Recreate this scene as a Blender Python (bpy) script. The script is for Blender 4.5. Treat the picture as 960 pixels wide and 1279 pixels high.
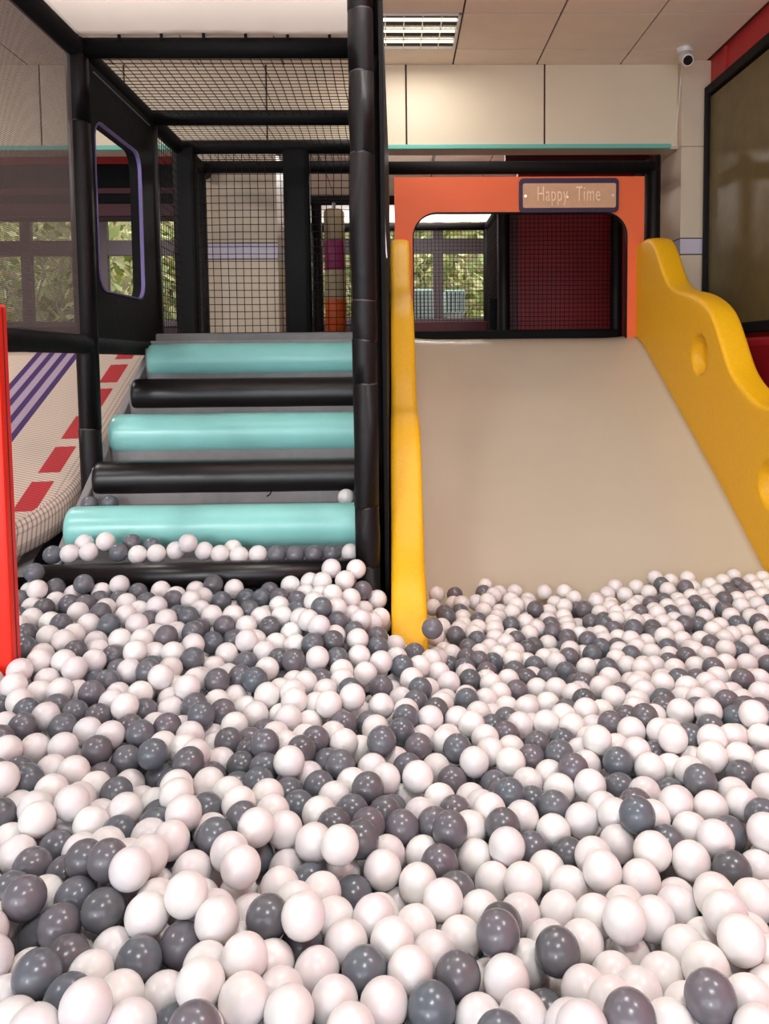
import bpy, bmesh, math, random
import numpy as np
from mathutils import Vector, Matrix
random.seed(7)
PI = math.pi
scene = bpy.context.scene
for o in list(bpy.data.objects):
    bpy.data.objects.remove(o)
C = bpy.data.collections.new('play_centre')
scene.collection.children.link(C)

# ------------------------------------------------------------------ camera, world, light, exposure
F_PX, CX, CY = 1000.0, 520.0, 512.0          # for a 960 x 1279 frame
pitch, yaw, roll = math.atan(.066), math.radians(1.43), math.radians(.55)
fw = Vector((math.sin(yaw)*math.cos(pitch), math.cos(yaw)*math.cos(pitch), -math.sin(pitch)))
r0 = Vector((math.cos(yaw), -math.sin(yaw), 0)); u0 = r0.cross(fw)
rt = r0*math.cos(roll) - u0*math.sin(roll)
up = r0*math.sin(roll) + u0*math.cos(roll)
cd = bpy.data.cameras.new('camera')
cam = bpy.data.objects.new('camera', cd); C.objects.link(cam)
cam.matrix_world = Matrix(((rt.x, up.x, -fw.x, 0), (rt.y, up.y, -fw.y, 0), (rt.z, up.z, -fw.z, 1.5), (0, 0, 0, 1)))
cd.sensor_fit = 'HORIZONTAL'; cd.sensor_width = 36
cd.lens = F_PX/960*36
cd.shift_x = (480-CX)/960; cd.shift_y = (CY-639.5)/960
cd.clip_start = .05; cd.clip_end = 200
scene.camera = cam
EYE = Vector((0, 0, 1.5))
def at(x, y, Y=None, X=None, Z=None):
    """world point seen at pixel x, y on the plane Y=, X= or Z= (used to measure the photograph)"""
    d = fw + rt*((x-CX)/F_PX) - up*((y-CY)/F_PX)
    t = Y/d.y if Y is not None else (X/d.x if X is not None else (Z-1.5)/d.z)
    return EYE + d*t

scene.view_settings.view_transform = 'Standard'
scene.view_settings.look = 'None'
scene.view_settings.gamma = 1
scene.view_settings.use_curve_mapping = False
scene.view_settings.exposure = 0.2

world = bpy.data.worlds.new('daylight'); scene.world = world; world.use_nodes = True
bg = world.node_tree.nodes['Background']
bg.inputs[0].default_value = (.86, .93, 1, 1); bg.inputs[1].default_value = 3.0

def area(name, loc, size, sizey, power, color, rot=(0, 0, 0)):
    l = bpy.data.lights.new(name, 'AREA'); l.shape = 'RECTANGLE'; l.size = size; l.size_y = sizey
    l.energy = power; l.color = color
    o = bpy.data.objects.new(name, l); o.location = loc; o.rotation_euler = rot; C.objects.link(o); return o
CEIL = 3.58
LAMP = (1, .965, .93)
for (lx, ly, lp) in [(0.13, 5.285, 8), (-1.07, 2.41, 22), (0.13, 2.41, 24), (0.13, -0.4, 36), (-2.87, 1.2, 30), (-2.87, 4.2, 24), (1.6, 1.2, 28), (0.13, 8.5, 60), (-3.5, 8.5, 50)]:  # the one over the canopy is an unseen lamp added to brighten its fabric
    area('ceiling_lamp_light', (lx, ly, CEIL-.04), .52, .5, lp, LAMP)
sun = bpy.data.lights.new('low_daylight', 'SUN'); sun.energy = 0.5; sun.angle = math.radians(7); sun.color = (1, .97, .95)
so = bpy.data.objects.new('low_daylight', sun); C.objects.link(so)
so.rotation_euler = Vector((0.35, 1, -0.25)).to_track_quat('-Z', 'Y').to_euler()

# ------------------------------------------------------------------ helpers
def lin(c):
    return tuple(((v/255+.055)/1.055)**2.4 if v/255 > .04045 else v/255/12.92 for v in c) + (1,)
def mat(name, rgb, rough=.5, metal=0, noise=0, nscale=20, bump=0, bscale=60, spec=.5, coat=0, emit=None, es=0, sheen=0):
    m = bpy.data.materials.new(name); m.use_nodes = True
    nt = m.node_tree; b = nt.nodes['Principled BSDF']
    b.inputs['Roughness'].default_value = rough; b.inputs['Metallic'].default_value = metal
    b.inputs['Specular IOR Level'].default_value = spec; b.inputs['Coat Weight'].default_value = coat
    b.inputs['Base Color'].default_value = lin(rgb)
    if sheen: b.inputs['Sheen Weight'].default_value = sheen
    if emit: b.inputs['Emission Color'].default_value = lin(emit); b.inputs['Emission Strength'].default_value = es
    tc = nt.nodes.new('ShaderNodeTexCoord')
    if noise:
        n = nt.nodes.new('ShaderNodeTexNoise'); n.inputs['Scale'].default_value = nscale; n.inputs['Detail'].default_value = 4
        nt.links.new(tc.outputs['Object'], n.inputs['Vector'])
        r = nt.nodes.new('ShaderNodeValToRGB')
        c = lin(rgb)
        r.color_ramp.elements[0].position = .3; r.color_ramp.elements[1].position = .7
        r.color_ramp.elements[0].color = tuple(v*(1-noise) for v in c[:3]) + (1,)
        r.color_ramp.elements[1].color = tuple(min(1, v*(1+noise)) for v in c[:3]) + (1,)
        nt.links.new(n.outputs['Fac'], r.inputs[0]); nt.links.new(r.outputs[0], b.inputs['Base Color'])
    if bump:
        n2 = nt.nodes.new('ShaderNodeTexNoise'); n2.inputs['Scale'].default_value = bscale; n2.inputs['Detail'].default_value = 3
        nt.links.new(tc.outputs['Object'], n2.inputs['Vector'])
        bp = nt.nodes.new('ShaderNodeBump'); bp.inputs['Strength'].default_value = bump; bp.inputs['Distance'].default_value = .01
        nt.links.new(n2.outputs['Fac'], bp.inputs['Height']); nt.links.new(bp.outputs[0], b.inputs['Normal'])
    return m

M = dict(
    foam=mat('black_foam_vinyl', (15, 10, 12), .5, spec=.3, bump=.25, bscale=25, noise=.15),
    black=mat('black_vinyl', (16, 10, 13), .42, bump=.3, bscale=12, noise=.2, nscale=6),
    beamblack=mat('black_padding', (8, 6, 8), .7, spec=.3, bump=.3, bscale=15),
    blackpanel=mat('black_soft_panel', (8, 5, 7), .7, spec=.2, bump=.2, bscale=20),
    rollblack=mat('black_roller_vinyl', (19, 13, 15), .35, bump=.25, bscale=8),
    turq=mat('turquoise_vinyl', (142, 208, 202), .28, bump=.2, bscale=5, noise=.04, nscale=8),
    tread=mat('grey_step_vinyl', (128, 124, 124), .6, noise=.08, bump=.1),
    yellow=mat('yellow_moulded_plastic', (236, 176, 8), .48, noise=.04, nscale=60, bump=.18, bscale=220),
    slide=mat('cream_slide_plastic', (190, 178, 160), .2, noise=.02, nscale=3, bump=.12, bscale=4),
    orange=mat('orange_board', (240, 106, 54), .5, noise=.03, nscale=4),
    purple=mat('dark_purple_board', (44, 22, 66), .5),
    lilac=mat('lilac_edge_trim', (116, 100, 160), .5),
    plate=mat('wooden_plate', (212, 166, 132), .5, noise=.06, nscale=14),
    letter=mat('cream_letters', (250, 224, 190), .5),
    metal=mat('screw_metal', (230, 225, 215), .3, .9),
    tile=mat('ceiling_tile_paint', (249, 233, 217), .85, noise=.03, nscale=5),
    grid=mat('ceiling_grid_gap', (84, 56, 40), .8),
    slab=mat('ceiling_slab', (60, 48, 40), .9),
    soffit=mat('cream_panel', (226, 210, 184), .5, noise=.025, nscale=3),
    teal=mat('teal_trim', (110, 190, 175), .5),
    column=mat('cream_wall_tile', (220, 200, 176), .4, noise=.03, nscale=5),
    band=mat('lavender_tile_band', (212, 202, 216), .35),
    joint=mat('dark_joint', (60, 40, 36), .8),
    red=mat('red_wall_paint', (196, 48, 52), .5, noise=.05, nscale=4),
    darkred=mat('dark_red_wall_pad', (160, 18, 32), .45, noise=.1, nscale=3),
    maroon=mat('maroon_band', (92, 34, 42), .5),
    redpost=mat('red_post_vinyl', (238, 38, 12), .42),
    olive=mat('olive_film', (104, 88, 52), .45, noise=.16, nscale=9, bump=.1),
    tie=mat('dark_grey_cable_tie', (74, 66, 66), .5),
    net=mat('black_net_cord', (22, 16, 16), .8),
    finenet=mat('fine_grey_net_cord', (94, 82, 78), .9),
    canopy=mat('white_canopy_fabric', (238, 233, 230), .85, bump=.5, bscale=5),
    white=mat('white_plastic', (232, 228, 226), .35),
    lens=mat('lens_black', (12, 12, 14), .15),
    chrome=mat('louvre_aluminium', (220, 222, 215), .25, .9),
    tube=mat('lit_fluorescent_tube', (255, 255, 250), .4, emit=(255, 250, 228), es=3.2),
    lamp=mat('lit_lamp_diffuser', (255, 250, 240), .5, emit=(255, 245, 230), es=3),
    mull=mat('purple_grey_window_frame', (92, 78, 84), .5),
    wall=mat('wall_paint', (170, 150, 140), .8),
    darkwall=mat('dark_wall_paint', (62, 48, 48), .8),
    floor=mat('grey_play_floor', (160, 152, 150), .6, noise=.08),
    pitmat=mat('teal_pit_floor', (70, 140, 138), .5),
    bagcream=mat('cream_roller_vinyl', (176, 158, 126), .42),
    bagmag=mat('magenta_roller_vinyl', (150, 48, 98), .42),
    bagor=mat('orange_roller_vinyl', (206, 84, 18), .42),
    leaf=mat('leaf_green', (160, 166, 100), .6, noise=.5, nscale=1.2),
    leafdry=mat('leaf_dry', (224, 208, 148), .6, noise=.4, nscale=1.5),
    bark=mat('branch_bark', (150, 140, 110), .8),
    bank=mat('earth_bank', (120, 104, 70), .9, noise=.5, nscale=1.5),
    cabinet=mat('pale_cabinet_paint', (214, 232, 218), .5),
)
# pit ball plastics: faint mottling and a slight per-ball tone
def ballmat(name, rgb, rough, sss=0):
    m = mat(name, rgb, rough)
    nt = m.node_tree; b = nt.nodes['Principled BSDF']
    oi = nt.nodes.new('ShaderNodeObjectInfo'); at_ = nt.nodes.new('ShaderNodeAttribute'); at_.attribute_name = 'tone'
    add = nt.nodes.new('ShaderNodeMath'); add.operation = 'ADD'
    nt.links.new(oi.outputs['Random'], add.inputs[0]); nt.links.new(at_.outputs['Fac'], add.inputs[1])
    fr = nt.nodes.new('ShaderNodeMath'); fr.operation = 'FRACT'; nt.links.new(add.outputs[0], fr.inputs[0])
    hs = nt.nodes.new('ShaderNodeValToRGB'); c = lin(rgb)
    e = hs.color_ramp.elements
    k = TONES[name]
    e[0].position = 0; e[0].color = lin(k[0]); e[1].position = 1; e[1].color = lin(k[-1])
    for i, t in enumerate(k[1:-1]):
        q = e.new((i+1)/(len(k)-1)); q.color = lin(t)
    nt.links.new(fr.outputs[0], hs.inputs[0])
    tc = nt.nodes.new('ShaderNodeTexCoord'); n = nt.nodes.new('ShaderNodeTexNoise'); n.inputs['Scale'].default_value = 45
    nt.links.new(tc.outputs['Object'], n.inputs['Vector'])
    mx = nt.nodes.new('ShaderNodeMix'); mx.data_type = 'RGBA'; mx.blend_type = 'MULTIPLY'; mx.inputs['Factor'].default_value = .12
    nt.links.new(hs.outputs[0], mx.inputs[6]); nt.links.new(n.outputs['Color'], mx.inputs[7])
    nt.links.new(mx.outputs[2], b.inputs['Base Color'])
    if sss:
        b.inputs['Subsurface Weight'].default_value = sss; b.inputs['Subsurface Radius'].default_value = (.02, .017, .015); b.inputs['Subsurface Scale'].default_value = .6
    bp = nt.nodes.new('ShaderNodeBump'); bp.inputs['Strength'].default_value = .12; bp.inputs['Distance'].default_value = .004
    nt.links.new(n.outputs['Fac'], bp.inputs['Height']); nt.links.new(bp.outputs[0], b.inputs['Normal'])
    return m
TONES = {'white_ball_plastic': [(238, 232, 230), (230, 223, 223), (240, 236, 233), (227, 220, 222)],
         'grey_ball_plastic': [(108, 108, 114), (98, 104, 112), (112, 106, 113), (92, 94, 98)]}
M['wball'] = ballmat('white_ball_plastic', (246, 240, 236), .32)
M['gball'] = ballmat('grey_ball_plastic', (90, 90, 95), .24)

# printed woven fabric of the big mesh slide (uv = metres across, metres along)
def fabric_mat():
    m = mat('striped_woven_fabric', (214, 196, 180), .8)
    nt = m.node_tree; b = nt.nodes['Principled BSDF']; N = nt.nodes.new; Lk = nt.links.new
    uv = N('ShaderNodeUVMap'); sep = N('ShaderNodeSeparateXYZ'); Lk(uv.outputs[0], sep.inputs[0])
    def mth(op, a, bb=None, c=None):
        n = N('ShaderNodeMath'); n.operation = op
        for i, v in enumerate((a, bb, c)):
            if v is None: continue
            if isinstance(v, (int, float)): n.inputs[i].default_value = v
            else: Lk(v, n.inputs[i])
        return n.outputs[0]
    X, Y = sep.outputs[0], sep.outputs[1]
    def between(v, lo, hi): return mth('MULTIPLY', mth('GREATER_THAN', v, lo), mth('LESS_THAN', v, hi))
    per = .079
    ph = mth('FRACT', mth('DIVIDE', mth('ADD', X, 2.14), per))
    pur = mth('MULTIPLY', between(X, -2.14, -2.14+4*per), mth('LESS_THAN', ph, .46))
    lil = between(X, -2.14, -2.14+3.46*per)
    dash = mth('FRACT', mth('DIVIDE', mth('ADD', Y, -3.40), .262))
    redm = mth('MULTIPLY', mth('MULTIPLY', between(X, -1.635, -1.535), mth('LESS_THAN', dash, .76)), mth('GREATER_THAN', Y, 3.40))
    edge = mth('MULTIPLY', mth('GREATER_THAN', X, -1.50), mth('LESS_THAN', mth('FRACT', mth('DIVIDE', X, .022)), .35))
    def mix(fac, a, c):
        n = N('ShaderNodeMix'); n.data_type = 'RGBA'; Lk(fac, n.inputs[0])
        if isinstance(a, tuple): n.inputs[6].default_value = a
        else: Lk(a, n.inputs[6])
        n.inputs[7].default_value = c
        return n.outputs[2]
    col = mix(lil, lin((206, 184, 168)), lin((172, 150, 170)))
    col = mix(pur, col, lin((64, 34, 96)))
    col = mix(redm, col, lin((186, 42, 50)))
    col = mix(edge, col, lin((176, 158, 146)))
    # weave: fine diagonal ribs with dark gaps
    rib = mth('FRACT', mth('MULTIPLY', mth('ADD', mth('MULTIPLY', X, .35), Y), 70.0))
    gap = mth('LESS_THAN', rib, .32)
    col2 = N('ShaderNodeMix'); col2.data_type = 'RGBA'; col2.blend_type = 'MULTIPLY'; col2.inputs[7].default_value = (.5, .46, .45, 1)
    Lk(gap, col2.inputs[0]); Lk(col, col2.inputs[6]); Lk(col2.outputs[2], b.inputs['Base Color'])
    bp = N('ShaderNodeBump'); bp.inputs['Strength'].default_value = .5; bp.inputs['Distance'].default_value = .002
    Lk(rib, bp.inputs['Height']); Lk(bp.outputs[0], b.inputs['Normal'])
    return m
M['fabric'] = fabric_mat()
def translucent(m, k):
    nt = m.node_tree; b = nt.nodes['Principled BSDF']; tr = nt.nodes.new('ShaderNodeBsdfTranslucent'); tr.inputs[0].default_value = b.inputs['Base Color'].default_value
    mx = nt.nodes.new('ShaderNodeMixShader'); mx.inputs[0].default_value = k
    nt.links.new(b.outputs[0], mx.inputs[1]); nt.links.new(tr.outputs[0], mx.inputs[2]); nt.links.new(mx.outputs[0], nt.nodes['Material Output'].inputs[0])
translucent(M['canopy'], .7)

def tag(o, label=None, cat=None, group=None, kind=None):
    if label: o['label'] = label
    if cat: o['category'] = cat
    if group: o['group'] = group
    if kind: o['kind'] = kind
    return o
def thing(name, loc, label, cat, group=None):
    o = bpy.data.objects.new(name, None); o.location = loc; o.empty_display_size = .1; C.objects.link(o)
    return tag(o, label, cat, group)
def world_loc(p):
    v = Vector((0, 0, 0))
    while p is not None: v += p.location; p = p.parent
    return v
def obj(name, bm, m, parent=None, smooth=False, bevel=0):
    """link a bmesh built in world coordinates as one mesh object"""
    me = bpy.data.meshes.new(name)
    bmesh.ops.recalc_face_normals(bm, faces=bm.faces)
    bm.to_mesh(me); bm.free()
    me.materials.append(m)
    o = bpy.data.objects.new(name, me); C.objects.link(o)
    if parent is not None: 
        me.transform(Matrix.Translation(-world_loc(parent))); o.parent = parent
    if smooth:
        for p in me.polygons: p.use_smooth = True
    if bevel:
        b = o.modifiers.new('edge', 'BEVEL'); b.width = bevel; b.segments = 2; b.limit_method = 'ANGLE'
    return o
def inst(name, src, loc, parent):
    o = bpy.data.objects.new(name, src.data if hasattr(src, 'data') else src); C.objects.link(o)
    o.parent = parent; o.location = Vector(loc) - world_loc(parent); return o
def box(bm, x0, x1, y0, y1, z0, z1):
    v = [bm.verts.new((x, y, z)) for x in (x0, x1) for y in (y0, y1) for z in (z0, z1)]
    for f in ((0, 1, 3, 2), (4, 6, 7, 5), (0, 4, 5, 1), (2, 3, 7, 6), (0, 2, 6, 4), (1, 5, 7, 3)): bm.faces.new([v[i] for i in f])
    return bm
def B(*a): return box(bmesh.new(), *a)
def tube(bm, pts, radii, seg=16, cap=True):
    """swept circle along points, a radius for each"""
    pts = [Vector(p) for p in pts]
    if isinstance(radii, (int, float)): radii = [radii]*len(pts)
    d0 = (pts[1]-pts[0]).normalized(); a = Vector((0, 0, 1)) if abs(d0.z) < .9 else Vector((1, 0, 0))
    u = d0.cross(a).normalized(); rings = []
    for i, p in enumerate(pts):
        d = ((pts[min(i+1, len(pts)-1)]-p).normalized() + (p-pts[max(i-1, 0)]).normalized()).normalized()
        u = (u - d*u.dot(d)).normalized(); w = d.cross(u)
        rings.append([bm.verts.new(p + (u*math.cos(2*PI*k/seg) + w*math.sin(2*PI*k/seg))*radii[i]) for k in range(seg)])
    for r1, r2 in zip(rings, rings[1:]):
        for k in range(seg): bm.faces.new((r1[k], r1[(k+1) % seg], r2[(k+1) % seg], r2[k]))
    if cap: bm.faces.new(rings[0][::-1]); bm.faces.new(rings[-1])
    return bm
def T(pts, r, seg=16): return tube(bmesh.new(), pts, r, seg)
def prism(pts2, plane, a, b):
    """closed outline in a plane ('y': (x,z) outline, 'x': (y,z) outline, 'z': (x,y)) extruded from a to b"""
    bm = bmesh.new()
    def V(p, t): return (p[0], t, p[1]) if plane == 'y' else ((t, p[0], p[1]) if plane == 'x' else (p[0], p[1], t))
    v1 = [bm.verts.new(V(p, a)) for p in pts2]; v2 = [bm.verts.new(V(p, b)) for p in pts2]
    f1 = bm.faces.new(v1); f2 = bm.faces.new(v2[::-1])
    for i in range(len(pts2)):
        j = (i+1) % len(pts2); bm.faces.new((v1[j], v1[i], v2[i], v2[j]))
    bmesh.ops.triangulate(bm, faces=[f for f in bm.faces if len(f.verts) > 4])
    return bm
def rrect(x0, x1, z0, z1, r, n=8):
    out = []
    for cx, cz, a0 in ((x1-r, z1-r, 0), (x0+r, z1-r, 90), (x0+r, z0+r, 180), (x1-r, z0+r, 270)):
        for k in range(n+1):
            a = math.radians(a0+90*k/n); out.append((cx+r*math.cos(a), cz+r*math.sin(a)))
    return out
def ring_panel(outer, inner, plane, a, b):
    """flat panel with a hole: outline loops of equal length joined by quads"""
    bm = bmesh.new()
    def V(p, t): return (p[0], t, p[1]) if plane == 'y' else (t, p[0], p[1])
    L = [[bm.verts.new(V(p, t)) for p in lp] for lp, t in ((outer, a), (inner, a), (inner, b), (outer, b))]
    n = len(outer)
    for i in range(4):
        A, Bq = L[i], L[(i+1) % 4]
        for k in range(n): bm.faces.new((A[k], A[(k+1) % n], Bq[(k+1) % n], Bq[k]))
    return bm

# ------------------------------------------------------------------ room shell
def struct(name, bm, m, parent=None, **k):
    o = obj(name, bm, m, parent, **k)
    if parent is None: o['kind'] = 'structure'
    return o
struct('floor', B(-7, 2.3, -3.4, 10.6, -.1, 0), M['floor'])
wr = struct('wall_right', B(2.26, 2.4, -3.4, 10.6, 0, 3.7), M['red'])
struct('wall_left', B(-7.1, -7, -3.4, 10.6, 0, 3.7), M['wall'])
ceiling = struct('ceiling', B(-7, 2.3, -3.4, 10.6, 3.62, 3.72), M['slab'])
# ceiling tiles: X lines .43 + .6k, Y lines 5.57 - .575k in front of the beam, further ones behind it
tile_bm = B(-.294, .294, -.281, .281, 0, .03)
tile0 = None
LAMP_CELLS = [(.13, 5.285)]
ys = [5.57+.1425] + [5.285-.575*k for k in range(5)] + [6.3+.575*k for k in range(8)]
for j, yc in enumerate(ys):
    for k in range(-12, 4):
        xc = .13+.6*k
        if xc > 2.3 or (abs(xc-.13) < .1 and abs(yc-5.285) < .1): continue
        w = 1.0; cut = xc > 2.0
        if tile0 is None:
            me = bpy.data.meshes.new('ceiling_tile'); tile_bm.to_mesh(me); me.materials.append(M['tile']); tile0 = me
        o = inst('ceiling_tile', tile0, (xc, yc, CEIL), ceiling)
        if cut: o.location.x = 2.23; o.scale.x = .08
        if j == 0: o.scale.y = .5-.005
struct('trim_1', B(-7, 2.26, 1.9, 10.6, CEIL+.012, CEIL+.04), M['grid'])['label'] = 'brown gaps of the ceiling grid'

# front drop beam (soffit) with cream panels and a teal edge
SY = 5.85
beam = struct('beam_soffit', B(-7, 2.05, SY+.02, SY+.17, 3.0, 3.6), M['joint'])
xs = [-7, -6, -5, -4, -3.49, -2.49, -1.9, -.9, .093, 1.086, 2.056]
for a, b in zip(xs, xs[1:]):
    obj('beam_panel', B(a+.006, b-.006, SY, SY+.025, 3.0, CEIL), M['soffit'], beam, bevel=.003)
obj('beam_underside', B(-7, 2.05, SY+.001, SY+.17, 2.985, 2.999), M['column'], beam)
obj('teal_edge', B(-7, 2.0, SY-.018, SY+.004, 2.985, 3.018), M['teal'], beam, bevel=.006)

# columns
def column(x0, x1, y0, y1):
    c = struct('column', B(x0+.01, x1-.01, y0+.01, y1, 0, CEIL if x0 > 0 else 3.0), M['joint'])
    for z0, z1, m in ((0, .8, 'column'), (.806, 1.5, 'column'), (1.506, 2.215, 'column'), (2.223, 2.33, 'band'), (2.338, 2.98, 'column'), (2.984, CEIL, 'column')):
        if z0 > 2.97 and x0 < 0: continue
        o = obj('tile', B(x0, x1, y0-.004, y1, z0, z1), M[m], c)
        if m == 'band': o['label'] = 'lavender tile band'
    return c
column(2.052, 2.258, 5.78, 6.25)
column(-1.40, -.845, 5.88, 6.35)

# far wall with the big windows
wb = struct('wall_back', B(-7, 2.26, 10.5, 10.6, 0, 1.93), M['darkwall'])
obj('wall_head', B(-7, 2.26, 10.5, 10.6, 3.4, 3.62), M['darkwall'], wb)
win = struct('window_1', B(-7, 2.26, 10.48, 10.56, 1.93, 2.0), M['mull'])
obj('window_transom', B(-7, 2.26, 10.48, 10.56, 2.84, 3.03), M['mull'], win)
for x in (-6.2, -4.72, -3.75, -2.4, -1.15, .56, 1.75):
    obj('window_mullion', B(x-.065, x+.065, 10.47, 10.56, 1.93, 3.4), M['mull'], win)
glass = bpy.data.materials.new('window_glass'); glass.use_nodes = True
gb = glass.node_tree.nodes['Principled BSDF']; gb.inputs['Transmission Weight'].default_value = 1; gb.inputs['Roughness'].default_value = 0
gb.inputs['IOR'].default_value = 1.05; gb.inputs['Base Color'].default_value = (.92, .95, .93, 1)
for a, b in zip((-7, -6.2, -4.72, -3.75, -2.4, -1.15, .56, 1.75), (-6.2, -4.72, -3.75, -2.4, -1.15, .56, 1.75, 2.26)):
    obj('window_pane', B(a, b, 10.515, 10.52, 1.98, 3.4), glass, win)

# right wall: framed olive panel, red padding under it
bp = thing('framed_wall_panel', (2.25, 4, 1.65), 'large black-framed olive panel with faint vertical streaks on the red wall', 'panel')
obj('film', B(2.225, 2.255, 2.2, 5.70, 1.70, 3.30), M['olive'], bp)
o_, i_ = [(5.745, 3.38), (2.1, 3.38), (2.1, 1.635), (5.745, 1.635)], [(5.69, 3.315), (2.17, 3.315), (2.17, 1.70), (5.69, 1.70)]
obj('frame', ring_panel(o_, i_, 'x', 2.20, 2.259), M['beamblack'], bp, bevel=.006)
pp = thing('wall_cushion', (2.2, 4, .9), 'puffed glossy red wall cushion under the olive panel', 'wall cushion')
bm = bmesh.new(); box(bm, 2.12, 2.255, 2.2, 5.6, .75, 1.60)
obj('cover', bm, M['darkred'], pp, bevel=.05)
struct('trim_2', B(2.245, 2.262, 5.50, 5.53, 3.38, CEIL), M['red'])['label'] = 'red vertical batten above the olive panel'

# upper fascia bands of the play area behind (left) and red wall behind the arch (right)
fb = struct('trim_3', B(-7, -1.45, 7.05, 7.12, 2.70, 3.45), M['darkwall'])
for y0, y1, m in ((190, 205, 'red'), (206, 234, 'beamblack'), (235, 242, 'maroon'), (243, 254, 'beamblack'), (255, 270, 'maroon')):
    z1 = at(60, y0, Y=7).z; z0 = at(60, y1, Y=7).z
    obj('fascia_band', B(-7, -1.45, 7.0, 7.05, z0, z1), M[m], fb)
rb = struct('wall_inner', B(1.10, 2.25, 7.2, 7.3, 1.3, 3.28), M['darkred'])
obj('side_pad', B(.97, 1.09, 7.16, 7.26, 1.6, 3.0), M['maroon'], rb)
obj('top_band', B(.98, 2.25, 7.14, 7.2, 3.17, 3.28), M['maroon'], rb)

# ------------------------------------------------------------------ outdoors beyond the windows
bm = bmesh.new(); nx, ny = 40, 12
g = [[bm.verts.new((-11+17*i/nx, 13+5*j/ny, -.2+6.2*(j/ny)**.8+.25*random.random())) for i in range(nx+1)] for j in range(ny+1)]
for j in range(ny):
    for i in range(nx): bm.faces.new((g[j][i], g[j][i+1], g[j+1][i+1], g[j+1][i]))
struct('terrain_bank', bm, M['bank'])
struct('ground_outside', B(-12, 7, 10.6, 18, -.3, -.1), M['bank'])
def leaves(name, n, m, label, x0, x1, y0, y1, z0, z1, s):
    bm = bmesh.new()
    for _ in range(n):
        c = Vector((random.uniform(x0, x1), random.uniform(y0, y1), random.uniform(z0, z1)))
        a = Vector([random.gauss(0, 1) for _ in range(3)]).normalized(); b = a.cross(Vector([random.gauss(0, 1) for _ in range(3)])).normalized()
        k = s*random.uniform(.5, 1.3)
        bm.faces.new([bm.verts.new(c+a*k), bm.verts.new(c+b*k*.45), bm.verts.new(c-a*k), bm.verts.new(c-b*k*.45)])
    o = obj(name, bm, m); tag(o, label, 'foliage', None, 'stuff'); return o
leaves('foliage', 9000, M['leaf'], 'green leaves crowding outside the far windows', -10, 4, 12.4, 14, .4, 5.2, .13)
leaves('dry_leaves', 5000, M['leafdry'], 'dry yellowish leaves outside the far windows', -10, 4, 12.2, 13.6, .8, 4.2, .11)
bm = bmesh.new()
for _ in range(60):
    x = random.uniform(-8, 2.5); z = random.uniform(1, 2.4); p = [Vector((x, 12.2, z))]
    for k in range(5): p.append(p[-1]+Vector((random.uniform(-.2, .2), 0, random.uniform(.1, .4))))
    tube(bm, p, [.022-.003*k for k in range(6)], 5)
tag(obj('bare_branches', bm, M['bark']), 'thin bare branches outside the far windows', 'branches', None, 'stuff')
for x0, x1, y0, y1, lab in ((516, 541, 361, 402, 'pale green outdoor cabinet seen through the arch left of the mullion'), (555, 581, 362, 392, 'pale green outdoor cabinet seen through the arch right of the mullion')):
    a = at(x0, y0, Y=11.6); b = at(x1, y1, Y=11.6)
    t = thing('outdoor_cabinet', ((a.x+b.x)/2, 11.7, b.z), lab, 'cabinet', 'outdoor cabinets beyond the windows')
    obj('housing', B(a.x, b.x, 11.6, 11.9, b.z, a.z), M['cabinet'], t, bevel=.02)
    bm = bmesh.new()
    for k in range(5): box(bm, a.x+.03+k*(b.x-a.x)/5, a.x+.045+k*(b.x-a.x)/5, 11.59, 11.61, b.z+.03, a.z-.03)
    obj('vent_grille', bm, M['mull'], t)
    obj('plinth', B(a.x+.03, b.x-.03, 11.65, 11.85, -.1, b.z), M['white'], t)

# ------------------------------------------------------------------ ceiling fixtures
def fixture(xc, yc, label, lit):
    t = thing('ceiling_light', (xc, yc, CEIL), label, 'ceiling light', 'ceiling lamps')
    obj('housing', B(xc-.29, xc+.29, yc-.275, yc+.275, CEIL+.03, CEIL+.038), M['white'], t)
    bm = bmesh.new()
    for a in ((xc-.29, xc+.29, yc-.278, yc-.262), (xc-.29, xc+.29, yc+.262, yc+.278), (xc-.293, xc-.277, yc-.278, yc+.278), (xc+.277, xc+.293, yc-.278, yc+.278)): box(bm, *a, CEIL-.006, CEIL+.034)
    obj('frame', bm, M['white'], t)
    for k in (-1, 0, 1): obj('tube', T([(xc-.27, yc+k*.17, CEIL+.012), (xc+.27, yc+k*.17, CEIL+.012)], .013, 8), M['tube'], t, smooth=True)
    for k in range(1, 5): obj('louvre', B(xc-.29+.116*k-.003, xc-.29+.116*k+.003, yc-.26, yc+.26, CEIL-.014, CEIL+.0), M['chrome'], t)
    for k in (-1, 1): obj('louvre', B(xc-.277, xc+.277, yc+k*.085-.012, yc+k*.085+.012, CEIL-.014, CEIL+.006), M['chrome'], t)
    return t
PLAB = ['lit ceiling panel %s' % s for s in ['added to brighten the white canopy', 'over the middle of the ball pit', 'behind the viewer near the pit entrance', 'over the near left side by the red post', 'over the mesh slide on the left', 'over the near right side of the pit', 'above the far bay behind the orange arch', 'above the far left windows']]
fixture(.13, 5.285, 'lit square louvred ceiling light beside the black corner post', True)
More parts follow.
